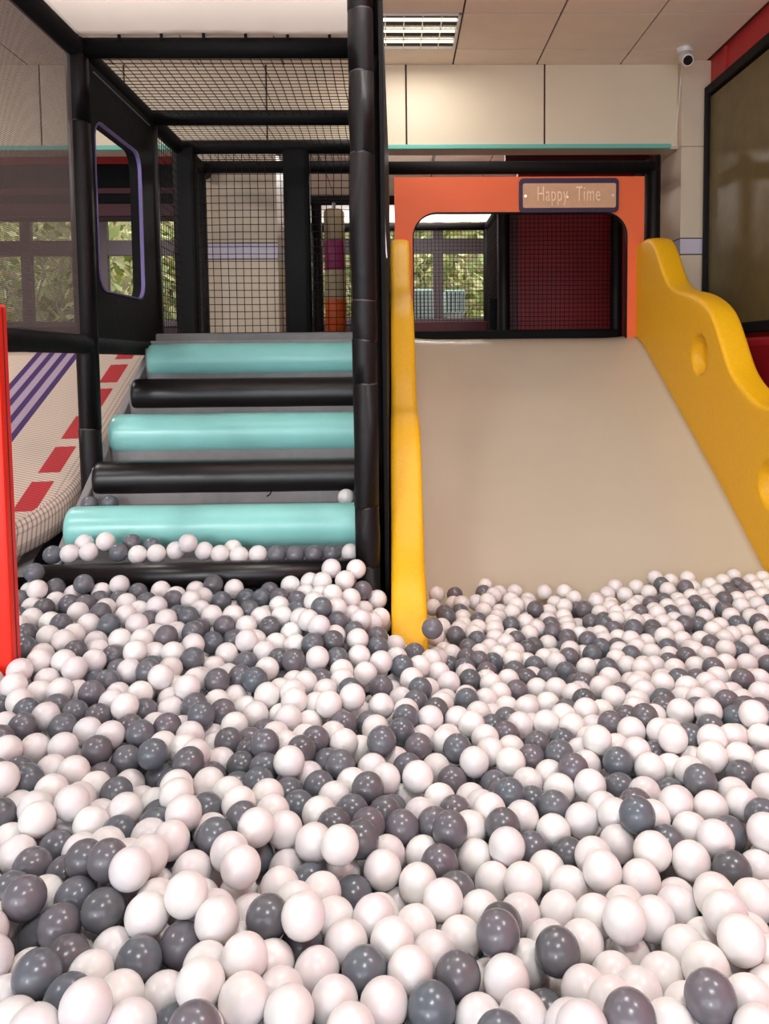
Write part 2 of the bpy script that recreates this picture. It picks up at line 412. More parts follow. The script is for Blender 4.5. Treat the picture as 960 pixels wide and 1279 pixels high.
for (lx, ly, lp) in [(0.13, 5.285, 8), (-1.07, 2.41, 22), (0.13, 2.41, 24), (0.13, -0.4, 36), (-2.87, 1.2, 30), (-2.87, 4.2, 24), (1.6, 1.2, 28), (0.13, 8.5, 60), (-3.5, 8.5, 50)]:  # the panel over the canopy is an added one, housing its brightening lamp
    if (abs(lx-.13) < .1 and abs(ly-5.285) < .3): continue
    t = thing('lamp_panel', (lx, ly, CEIL), PLAB.pop(0), 'ceiling light', 'ceiling lamps')
    bm = ring_panel([(-.3, -.3), (.3, -.3), (.3, .3), (-.3, .3)], [(-.27, -.27), (.27, -.27), (.27, .27), (-.27, .27)], 'y', 0, .03)
    bmesh.ops.rotate(bm, verts=bm.verts, matrix=Matrix.Rotation(PI/2, 3, 'X')); bmesh.ops.translate(bm, verts=bm.verts, vec=(lx, ly, CEIL))
    obj('frame', bm, M['white'], t)
    obj('diffuser', B(lx-.27, lx+.27, ly-.27, ly+.27, CEIL+.01, CEIL+.02), M['lamp'], t)

# security camera and its cable
p = at(855, 78, Y=5.55)
t = thing('security_camera', (p.x, 5.55, CEIL), 'white bullet security camera under the ceiling at the column', 'security camera')
bm = bmesh.new(); tube(bm, [(p.x, 5.55, CEIL), (p.x, 5.55, CEIL-.03)], [.055, .05], 24); obj('mount', bm, M['white'], t, smooth=False, bevel=.004)
bm = bmesh.new(); tube(bm, [(p.x, 5.55, CEIL-.02), (p.x, 5.53, CEIL-.07)], [.02, .022], 12); obj('neck', bm, M['white'], t, smooth=True)
q0 = Vector((p.x+.0, 5.56, CEIL-.055)); d = Vector((-.1, -.75, -.42)).normalized()
bm = tube(bmesh.new(), [q0, q0+d*.015, q0+d*.12, q0+d*.125], [.03, .041, .041, .037], 24); obj('body', bm, M['white'], t, smooth=False)
bm = tube(bmesh.new(), [q0+d*.123, q0+d*.13], [.032, .03], 20); obj('lens', bm, M['lens'], t)
tag(obj('camera_cable', T([Vector((p.x, 5.56, CEIL-.03)), at(850, 96, Y=5.76), at(848, 120, Y=5.80), at(845, 155, Y=5.835), at(841, 183, Y=5.836)], .004, 6), M['white']), 'thin white cable hanging from the security camera', 'cable')

# ------------------------------------------------------------------ climbing frame
ROWS = [3.55, 4.55, 5.17, 5.70, 6.9, 8.3]
ZT = 2.83; LX = -1.35; RX = -.09
frame = thing('climbing_frame', (LX, 3.55, .3), 'black foam-covered play frame of posts and beams around stairs and slide', 'play frame')
def post(x, y, z0, z1, r=.045, rings=(), name='post', seg=24):
    pts = []; rad = []
    cuts = sorted([z0, z1]+list(rings))
    for a, b in zip(cuts, cuts[1:]):
        for z, rr in ((a+.001, r*.965), (a+.006, r), ((a+b)/2, r*(1+random.uniform(-.02, .03))), (b-.006, r), (b-.001, r*.965)):
            pts.append((x+random.uniform(-.002, .002), y, z)); rad.append(rr)
    o = obj(name, tube(bmesh.new(), pts, rad, seg), M['foam'], frame, smooth=True)
    for z in rings:
        tr = tube(bmesh.new(), [(x, y, z-.003), (x, y, z+.003)], r*.975, seg)
        obj('cable_tie', tr, M['tie'], o)
    return o
post(-.112, 2.9, .30, 2.95, .045, [at(457, y, Y=2.87).z for y in (635, 480, 425, 375, 190, 88, 10) if 1] + [at(457, 708, Y=2.87).z])
PZ = [1.05, 1.4, 1.75, 2.1, 2.4, 2.62]
for i, y in enumerate(ROWS):
    post(LX, y, .0 if i else .87, ZT+.04, .045 if i else .048, [2.52, 1.2] if i == 0 else [])
    if y < 6: post(RX, y, .0, ZT+.04, .045)
obj('wide_post', B(-.70, -.535, 5.13, 5.24, 1.55, ZT), M['beamblack'], frame, bevel=.03)
post(1.83, 5.72, 0, ZT+.06, .055); post(1.90, 6.9, .0, ZT, .05)
post(.93, 6.9, .0, ZT, .055); post(.955, 8.3, .0, ZT, .045); post(-.66, 6.9, 1.0, ZT, .045)
def beam_(a, b, r=.04):
    return obj('beam', T([a, Vector(a).lerp(Vector(b), .5), b], r, 16), M['beamblack'], frame, smooth=True)
for y in ROWS[:4]: beam_((LX, y, ZT), (RX, y, ZT), .042)
beam_((LX, 6.9, ZT), (.93, 6.9, ZT)); beam_((LX, 8.3, ZT), (.955, 8.3, ZT)); beam_((.93, 6.9, ZT), (1.9, 6.9, ZT))
beam_((RX, 5.70, ZT-.01), (1.83, 5.70, ZT-.01), .045)
beam_((LX, 1.9, ZT), (LX, 8.3, ZT), .045); beam_((RX, 2.9, ZT), (RX, 5.7, ZT), .045)
beam_((.955, 6.9, ZT), (.955, 8.3, ZT)); beam_((1.83, 5.7, ZT), (1.9, 6.9, ZT))
beam_((LX, 1.9, 1.58), (LX, 5.2, 1.56), .042)
beam_((LX, 8.3, 1.72), (.955, 8.3, 1.72), .04)
obj('sill_pad', B(.1, .95, 8.22, 8.3, 1.76, 1.86), M['maroon'], frame, bevel=.01)
obj('base_pad', B(-.05, 1.9, 6.75, 6.85, 1.45, 1.72), M['beamblack'], frame, bevel=.02)
obj('post', B(LX-.02, LX+.1, 5.12, 5.24, 1.5, ZT), M['beamblack'], frame, bevel=.02)
obj('side_fill', B(.82, .95, 7.0, 7.04, 1.6, 2.0), M['blackpanel'], frame)

def net(name, o0, u, v, nu, nv, r, m=M['net'], wob=.004, step=4):
    """net of cords: nu+1 cords along v, nv+1 cords along u"""
    o0, u, v = Vector(o0), Vector(u), Vector(v); bm = bmesh.new(); nrm = u.cross(v).normalized()
    def J(a, b):
        e = min(a, 1-a, b, 1-b); k = wob*(1 if e > .001 else 0)
        return o0+u*a+v*b+u.normalized()*(math.sin(a*9+b*31)*k)+v.normalized()*(math.sin(a*27-b*8)*k) - nrm*0
    for i in range(nu+1): tube(bm, [J(i/nu, j/step) for j in range(step+1)], r, 4, False)
    for j in range(nv+1): tube(bm, [J(i/step, j/nv) for i in range(step+1)], r, 4, False)
    o = obj(name, bm, m, frame); o['kind'] = 'stuff'; return o
zt = ZT+.0
net('net', (LX+.05, 3.59, zt), (1.2, 0, 0), (0, .92, 0), 27, 20, .0021)
net('net', (LX+.05, 4.59, zt), (1.2, 0, 0), (0, .54, 0), 27, 12, .0021)
net('net', (LX+.05, 5.2, zt), (1.2, 0, 0), (0, .46, 0), 27, 10, .0021)
net('net', (LX+.1, 5.17, 1.62), (1.16, 0, 0), (0, 0, 1.18), 24, 26, .0023, wob=.003)
net('net', (LX, 8.3, 1.72), (2.3, 0, 0), (0, 0, 1.1), 60, 29, .003, wob=.002)
net('net', (.95, 6.9, 1.6), (0, 1.4, 0), (0, 0, 1.2), 36, 31, .003)
net('net', (.93, 6.9, 1.5), (.97, 0, 0), (0, 0, 1.32), 26, 35, .003, wob=.003)
net('net', (LX, 4.6, 1.6), (0, .55, 0), (0, 0, 1.2), 12, 26, .0021)
net('fine_net', (LX-.01, 1.9, 1.6), (0, 1.62, 0), (0, 0, 1.22), 230, 175, .0009, M['finenet'], wob=.0008)

# soft panel with a rounded window and lilac edge trim, between the first two left posts
Y0, Y1, Z0, Z1 = 3.64, 4.29, 1.81, 2.57
inner = rrect(Y0, Y1, Z0, Z1, .09, 8); n = len(inner)
def sq(k):
    y, z = inner[k]; cy, cz = (Y0+Y1)/2, (Z0+Z1)/2
    dy, dz = y-cy, z-cz
    s = min(((4.53-cy) if dy > 0 else (cy-3.57))/max(abs(dy), 1e-6), ((ZT-cz) if dz > 0 else (cz-1.56))/max(abs(dz), 1e-6))
    return (cy+dy*s, cz+dz*s)
obj('window_panel', ring_panel([sq(k) for k in range(n)], inner, 'x', LX-.03, LX+.03), M['blackpanel'], frame)
inn2 = rrect(Y0+.008, Y1-.008, Z0+.008, Z1-.008, .083, 8)
obj('edge_trim', ring_panel(inner, inn2, 'x', LX+.016, LX+.034), M['lilac'], frame)
obj('edge_strip', T([(LX+.045, 3.62, 2.755), (LX+.045, 4.0, 2.753), (LX+.045, 4.42, 2.752)], .003, 6), M['tread'], frame)

# white canopy laced to the first beam
can = thing('canopy', (-.7, 2.6, 2.9), 'white fabric canopy laced to the top beam over the stair bay', 'canopy')
bm = bmesh.new(); nx, ny = 56, 26; g = []
for j in range(ny+1):
    row = []
    for i in range(nx+1):
        s = i/nx; tt = j/ny
        X = LX+.02+1.24*s; Y = 1.6+(3.55-1.6)*tt
        sc = abs(math.sin(PI*s*7))
        Y -= .0*(1-sc) ; e = tt**6
        z = ZT+.045 - .02*math.sin(PI*s)*(1-tt) + .012*sc*e*e + .003*math.sin(9*s+4*tt)
        row.append(bm.verts.new((X, Y+.012*e*(1-sc)*-1, z)))
    g.append(row)
for j in range(ny):
    for i in range(nx): bm.faces.new((g[j][i], g[j][i+1], g[j+1][i+1], g[j+1][i]))
o = obj('fabric', bm, M['canopy'], can, smooth=True)
sm_ = o.modifiers.new('cloth', 'SOLIDIFY'); sm_.thickness = .003
for i in range(8):
    x = LX+.02+1.24*i/7
    bm = bmesh.new(); tube(bm, [(x, 3.51, ZT+.02), (x, 3.505, ZT+.05), (x, 3.54, ZT+.06)], .007, 6)
    obj('lacing', bm, M['beamblack'], can)
can2 = thing('rear_canopy', (0, 7.9, 2.9), 'white ceiling fabric over the far bay seen through the arch', 'canopy')
bm = bmesh.new(); nx = 20; g = [[bm.verts.new((LX+2.3*i/nx, 7.1+1.2*j/6, ZT+.05+.02*math.sin(i)*math.sin(PI*j/6))) for i in range(nx+1)] for j in range(7)]
for j in range(6):
    for i in range(nx): bm.faces.new((g[j][i], g[j][i+1], g[j+1][i+1], g[j+1][i]))
obj('fabric', bm, M['canopy'], can2, smooth=True)

obj('divider_panel', B(-.05, -.034, 2.96, 5.66, .3, ZT-.03), M['blackpanel'], frame)
# white strap hanging beside the corner post
pts = [at(475, 150, Y=3.0), at(477, 190, Y=3.0), at(479, 240, Y=3.0), at(480, 290, Y=3.0), at(483, 322, Y=3.0)]
bm = bmesh.new(); prev = None
for k, p in enumerate(pts):
    w = (.0012, .003, .0035, .004, .002)[k]
    r = [bm.verts.new(p+Vector((sx*w, sy, 0))) for sx, sy in ((-1, 0), (1, 0), (1, .003), (-1, .003))]
    if prev:
        for a in range(4): bm.faces.new((prev[a], prev[(a+1) % 4], r[(a+1) % 4], r[a]))
    prev = r
tag(obj('hanging_strap', bm, M['white']), 'thin white strap hanging beside the black corner post', 'strap')

# red post at the pit's left edge
rp = thing('red_post', (-1.125, 2.3, .4), 'bright red square padded post at the left edge of the ball pit', 'post')
bm = bmesh.new(); box(bm, -1.16, -1.108, 2.27, 2.33, .35, 1.66); obj('pad', bm, M['redpost'], rp, bevel=.008)
obj('seam', B(-1.1085, -1.1065, 2.298, 2.302, .4, 1.65), M['maroon'], rp)

# ------------------------------------------------------------------ stairs of rollers
st = thing('roller_stairs', (-.7, 2.9, .3), 'stairs of alternating turquoise and black vinyl rollers climbing out of the ball pit', 'stairs')
RL = [(3.2, .829, .088, 'turq', 88, 657), (3.46, .988, .076, 'rollblack', 121, 596), (3.70, 1.161, .090, 'turq', 142, 540), (3.97, 1.327, .080, 'rollblack', 168, 492), (4.24, 1.496, .087, 'turq', 188, 449)]
for y, z, r, m, px, py in RL:
    x0 = at(px, py, Y=y).x; x1 = -.10
    pts = [(x0, y, z), (x0+.003, y, z), (x0+.012, y, z), (x0+.03, y, z)] + [(x0+.03+(x1-x0-.06)*k/8, y, z) for k in range(1, 8)] + [(x1-.03, y, z), (x1-.012, y, z), (x1, y, z)]
    rad = [r*.8, r*.92, r*.985, r] + [r*(1+.006*math.sin(k*1.7)) for k in range(1, 8)] + [r, r*.985, r*.85]
    o = obj('roller', tube(bmesh.new(), pts, rad, 40), M[m], st, smooth=True)
    o['label'] = 'turquoise roller' if m == 'turq' else 'black roller'
TZ = [(3.0, .715), (3.2, .885), (3.46, 1.045), (3.70, 1.225), (3.97, 1.385), (4.24, 1.56)]
prevz = .3
for (y, z), (y2, z2) in zip(TZ, TZ[1:]+[(4.45, 1.6)]):
    a = y-.05 if y > 3 else 2.95
    obj('tread', B(-1.30, -.115, a, y2-.02, .3, z), M['tread'], st, bevel=.01)
obj('kick_beam', T([(at(50, 712, Y=2.95).x, 2.935, .70), (-.7, 2.935, .703), (-.12, 2.935, .705)], .05, 20), M['rollblack'], st, smooth=True)
obj('kick_board', B(-1.36, -.1, 2.92, 2.96, .3, .70), M['black'], st)
bm = prism([(3.0, .3), (4.5, .3), (4.5, 1.60), (4.24, 1.50), (3.2, .82), (3.0, .66)], 'x', -1.335, -1.30)
obj('side_cheek', bm, M['tread'], st, bevel=.006)
# tie ends sticking up from the black roller
bm = bmesh.new(); p = at(333, 620, Y=3.36); tube(bm, [p, p+Vector((.015, 0, .01)), p+Vector((.022, 0, .03))], .003, 5)
obj('tie_end', bm, M['beamblack'], st)
pf = struct('floor_platform', B(-1.33, -.06, 4.36, 8.3, 1.50, 1.60), M['floor'])
obj('nosing', B(-1.30, -.06, 4.38, 4.46, 1.585, 1.64), M['tread'], pf, bevel=.01)
struct('floor_landing', B(-.06, 2.2, 5.66, 8.3, 1.48, 1.60), M['floor'])

# hanging banded roller behind the stairs
x, y = -.445, 6.0
rl = thing('hanging_roller', (x, y, 1.6), 'cream, magenta and orange banded punch roller hanging behind the top of the stairs', 'punch roller')
zz = [at(422, v, Y=6).z for v in (262, 301, 338, 374, 414)]
for k, (m, lab) in enumerate((('bagcream', 'cream band'), ('bagmag', 'magenta band'), ('bagcream', 'cream band'), ('bagor', 'orange band'))):
    a, b = zz[k+1], zz[k]
    pts = [(x, y, a), (x, y, a+.004), (x, y, b-.02 if k == 0 else b-.004), (x, y, b)]
    obj('band', tube(bmesh.new(), pts, [.074, .076, .076, .066 if k == 0 else .074], 28), M[m], rl, smooth=True)['label'] = lab
obj('hook_rod', T([(x, y, zz[0]-.01), (x, y, zz[0]+.06)], .014, 10), M['metal'], rl)
bm = T([(x-.3, y, zz[0]+.07), (x+.3, y, zz[0]+.07)], .02, 10)
obj('hanging_bar', bm, M['beamblack'], rl)

# ------------------------------------------------------------------ big mesh slide on the left
ms = thing('mesh_slide', (-2.0, 3.3, .5), 'beige woven mesh slide with purple stripes and red dashes left of the stairs', 'slide')
def pz(Y): return 1.5+.49*(Y-4.7)
bm = bmesh.new(); uvl = bm.loops.layers.uv.new('UVMap')
Ys = [3.12+.52*(k/14)**1.6 for k in range(15)] + [3.64+ (4.86-3.64)*k/20 for k in range(1, 21)]
def xr(Y):
    if Y >= 3.64: return -1.47
    d = (3.64-Y)/.53; return -1.47 - .75*(1-math.sqrt(max(0, 1-d*d)))
nu = 30; rows = []; uvs = {}
for Y in Ys:
    xe = xr(Y); row = []
    sag = lambda X: -.05*math.exp(-((X+2.3)/.5)**2)
    for i in range(nu+1):
        X = -3.4+(xe+3.4)*i/nu
        v = bm.verts.new((X, Y, pz(Y)+sag(X)*.6)); uvs[v] = (X, Y); row.append(v)
    for k in range(1, 9):       # rolled rim
        a = PI*.62*k/8; X = xe+.055*math.sin(a); zz_ = pz(Y)-.055*(1-math.cos(a))
        if k > 6: zz_ -= .03*(k-6)
        v = bm.verts.new((X, Y, zz_)); uvs[v] = (-1.49+.012*k, Y); row.append(v)
    rows.append(row)
# front rolled edge under the lower end
y0 = Ys[0]; front = []
for k in range(1, 9):
    a = PI*.62*k/8; row = []
    for v in rows[0]:
        n_ = bm.verts.new((v.co.x+0, y0-.055*math.sin(a), v.co.z-.055*(1-math.cos(a))-(.03*(k-6) if k > 6 else 0))); uvs[n_] = (uvs[v][0], y0-.01*k); row.append(n_)
    front.append(row)
allrows = front[::-1]+rows
for r1, r2 in zip(allrows, allrows[1:]):
    for i in range(len(r1)-1):
        f = bm.faces.new((r1[i], r1[i+1], r2[i+1], r2[i]))
        for lp in f.loops: lp[uvl].uv = uvs[lp.vert]
o = obj('fabric', bm, M['fabric'], ms, smooth=True)
s_ = o.modifiers.new('cloth', 'SOLIDIFY'); s_.thickness = .004
out_ = [(xr(Y)+.01, Y) for Y in Ys]
base = out_[::-1] + [(-3.4, 3.10), (-3.4, 4.86)]
bm = prism([(x-.03, y+.03) for x, y in base], 'z', .3, .62); obj('base_box', bm, M['black'], ms)
bm = prism([(3.2, .6), (3.2, pz(3.2)-.13), (4.8, pz(4.8)-.13), (4.8, .6)], 'x', -1.56, -1.50); obj('side_board', bm, M['black'], ms)
# fabric corner support
bm = bmesh.new(); box(bm, -1.62, -1.50, 3.02, 3.08, .3, .70); obj('corner_leg', bm, M['beamblack'], ms, bevel=.01)
# end wall under the frame beside the pit
struct('wall_pit', B(-1.90, -1.42, 2.95, 3.02, .3, .62), M['black'])

# ------------------------------------------------------------------ wide slide
sl = thing('wide_slide', (.9, 4.2, .3), 'wide cream slide with yellow wavy side boards running down into the ball pit', 'slide')
BY = [5.80, 5.66, 5.60, 5.5, 4.925, 4.45, 4.0, 3.59, 3.42, 3.3, 3.1, 2.95]; BZ = [1.625, 1.622, 1.612, 1.585, 1.267, .994, .734, .482, .405, .37, .33, .31]
bm = bmesh.new(); NX = 40; g = []
yy = np.linspace(5.80, 2.95, 90); zb = np.interp(yy, BY[::-1], BZ[::-1])
zb = np.convolve(np.pad(zb, 4, 'edge'), np.ones(9)/9, 'valid')
for y, z in zip(yy, zb):
    row = []
    for i in range(NX+1):
        s = i/NX; row.append(bm.verts.new((.085+1.61*s, y, z+.02*(abs(2*s-1)**8)+.004*math.sin(6*s+3*y)*math.sin(2.2*y))))
    g.append(row)
for j in range(len(g)-1):
    for i in range(NX): bm.faces.new((g[j][i], g[j][i+1], g[j+1][i+1], g[j+1][i]))
o = obj('slide_bed', bm, M['slide'], sl, smooth=True); s_ = o.modifiers.new('sheet', 'SOLIDIFY'); s_.thickness = .02; s_.offset = -1
PR = [(5.66, 2.27), (5.45, 2.285), (5.33, 2.272), (5.26, 2.235), (5.199, 2.178), (5.069, 2.026), (5.0, 1.96), (4.93, 1.92), (4.80, 1.882), (4.669, 1.863), (4.55, 1.84), (4.433, 1.804), (4.34, 1.765), (4.26, 1.71), (4.181, 1.607), (4.12, 1.53), (4.063, 1.448), (3.99, 1.39), (3.914, 1.347), (3.743, 1.273), (3.65, 1.258), (3.587, 1.26), (3.45, 1.25), (3.33, 1.205), (3.22, 1.12), (3.12, .98), (3.03, .85), (2.95, .775), (2.87, .74), (2.78, .70), (2.70, .62), (2.66, .52), (2.64, .40)]
HOLES = [(4.433, 1.498, .115), (3.56, .906, .115)]
def side_board(name, xi, xo):
    """xi: the face towards the slide, xo: the outer face"""
    py_ = np.array([p[0] for p in PR][::-1]); pz_ = np.array([p[1] for p in PR][::-1])
    n = 200; ys_ = np.linspace(2.64, 5.66, n); tops = np.interp(ys_, py_, pz_)
    tops[3:-3] = np.convolve(tops, np.ones(7)/7, 'valid')
    bm = bmesh.new(); rows = []; s = 1 if xo > xi else -1; th = abs(xo-xi); R = .028
    nz = 60
    for y, zt_ in zip(ys_, tops):
        z0 = float(np.interp(y, BY[::-1], BZ[::-1]))-.12; row = []
        for k in range(nz+1):
            z = z0+(zt_-R-z0)*k/nz; dx = 0
            for hy, hz, hr in HOLES:
                d = math.hypot(y-hy, z-hz)
                if d < hr: q = min(1, (hr-d)/.028); dx = .06*(q*q*(3-2*q))
            row.append(bm.verts.new((xi+s*dx, y, z)))
        for k in range(1, 7):
            a = PI/2*k/6; row.append(bm.verts.new((xi+s*R*(1-math.cos(a)), y, zt_-R+R*math.sin(a))))
        for k in range(1, 5): row.append(bm.verts.new((xi+s*(R+(th-2*R)*k/5), y, zt_+.003*math.sin(PI*k/5))))
        for k in range(0, 7):
            a = PI/2*k/6; row.append(bm.verts.new((xo-s*R*(1-math.sin(a)), y, zt_-R+R*math.cos(a))))
        row.append(bm.verts.new((xo, y, z0)))
        rows.append(row)
    for r1, r2 in zip(rows, rows[1:]):
        m_ = len(r1)
        for i in range(m_): bm.faces.new((r1[i], r1[(i+1) % m_], r2[(i+1) % m_], r2[i]))
    for r in (rows[0], rows[-1]):
        f = bm.faces.new(r); bmesh.ops.triangulate(bm, faces=[f])
    return obj(name, bm, M['yellow'], sl, smooth=True)
side_board('side_board', 1.69, 1.84)
side_board('side_board', .098, -.026)
obj('base_skirt', B(.1, 1.69, 2.98, 5.6, .29, .30), M['black'], sl)

# orange arch board with its plate
ar = thing('arch_board', (.87, 5.66, 1.6), 'orange board with a rounded opening above the slide', 'board')
ox0, ox1, oz1 = at(492, 222, Y=5.66).x, at(803, 222, Y=5.66).x, 2.742
hx0, hx1, hz1, r = .125, 1.628, 2.50, .17
L = [(ox0, 1.60), (ox0, oz1), (ox1, oz1), (ox1, 1.60), (hx1, 1.60)]
L += [(hx1-r+r*math.cos(math.radians(a)), hz1-r+r*math.sin(math.radians(a))) for a in range(0, 91, 9)]
L += [(hx0+r-r*math.sin(math.radians(a)), hz1-r+r*math.cos(math.radians(a))) for a in range(0, 91, 9)]
L += [(hx0, 1.60)]
inn_ = L[4:]; out2 = []
for k, p in enumerate(inn_):
    if k == 0: out2.append((ox1, 1.60))
    elif k <= 5: out2.append((ox1, p[1]))
    elif k == 6: out2.append((ox1, oz1))
    elif k < len(inn_)-7: out2.append((p[0], oz1))
    elif k == len(inn_)-7: out2.append((ox0, oz1))
    elif k < len(inn_)-1: out2.append((ox0, p[1]))
    else: out2.append((ox0, 1.60))
bm = bmesh.new(); rr_ = [[bm.verts.new((a, y, b)) for (a, b), y in ((p, 5.63), (q, 5.63), (q, 5.655), (p, 5.655))] for p, q in zip(inn_, out2)]
for a, b in zip(rr_, rr_[1:]):
    for i in range(4): bm.faces.new((a[i], a[(i+1) % 4], b[(i+1) % 4], b[i]))
bm.faces.new(rr_[0]); bm.faces.new(rr_[-1][::-1])
obj('board', bm, M['orange'], ar)
E_ = L[4:]; inn = []
bm = bmesh.new(); A_ = []
for k, p in enumerate(E_):
    q = E_[min(k+1, len(E_)-1)]; q0 = E_[max(k-1, 0)]; d = Vector((q[0]-q0[0], q[1]-q0[1])).normalized(); nn = Vector((-d.y, d.x))*.008
    A_.append([bm.verts.new((p[0]+nn.x*s, y, p[1]+nn.y*s)) for s, y in ((0, 5.625), (1, 5.625), (1, 5.66), (0, 5.66))])
for a, b in zip(A_, A_[1:]):
    for i in range(4): bm.faces.new((a[i], a[(i+1) % 4], b[(i+1) % 4], b[i]))
obj('edge_trim', bm, M['beamblack'], ar)
pq = thing('name_plaque', (1.22, 5.6, 2.6), 'purple-edged wooden plaque reading Happy Time on the orange board', 'plaque')
a = at(648, 223, Y=5.62); b = at(772, 265, Y=5.62)
obj('backing', prism(rrect(a.x, b.x, b.z, a.z, .03), 'y', 5.612, 5.628), M['purple'], pq)
a = at(653, 229, Y=5.60); b = at(769, 259, Y=5.60)
obj('plate', prism(rrect(a.x, b.x, b.z, a.z, .012), 'y', 5.602, 5.612), M['plate'], pq)
for px, py in ((656, 245), (708, 246), (765, 244)):
    s = at(px, py, Y=5.6); obj('screw', T([(s.x, 5.603, s.z), (s.x, 5.596, s.z)], .009, 12), M['metal'], pq)
cu = bpy.data.curves.new('text', 'FONT'); cu.body = 'Happy  Time'; cu.size = .145; cu.extrude = .003; cu.space_character = 1.12
cu.align_x = 'CENTER'; cu.align_y = 'CENTER'; cu.offset = -.0006
to = bpy.data.objects.new('text', cu); C.objects.link(to); bpy.context.view_layer.update()
me = bpy.data.meshes.new_from_object(to.evaluated_get(bpy.context.evaluated_depsgraph_get())); bpy.data.objects.remove(to)
w = max(v.co.x for v in me.vertices)-min(v.co.x for v in me.vertices)
c0 = at(671, 242, Y=5.6); c1 = at(749, 242, Y=5.6)
me.transform(Matrix.Translation(Vector(((c0.x+c1.x)/2, 5.599, c0.z-.006))) @ Matrix.Rotation(PI/2, 4, 'X') @ Matrix.Diagonal(((c1.x-c0.x)/w, 1, 1, 1)))
me.materials.clear(); me.materials.append(M['letter']); me.transform(Matrix.Translation(-Vector(pq.location)))
lt = bpy.data.objects.new('lettering', me); C.objects.link(lt); lt.parent = pq; lt['label'] = 'raised cream letters Happy Time'

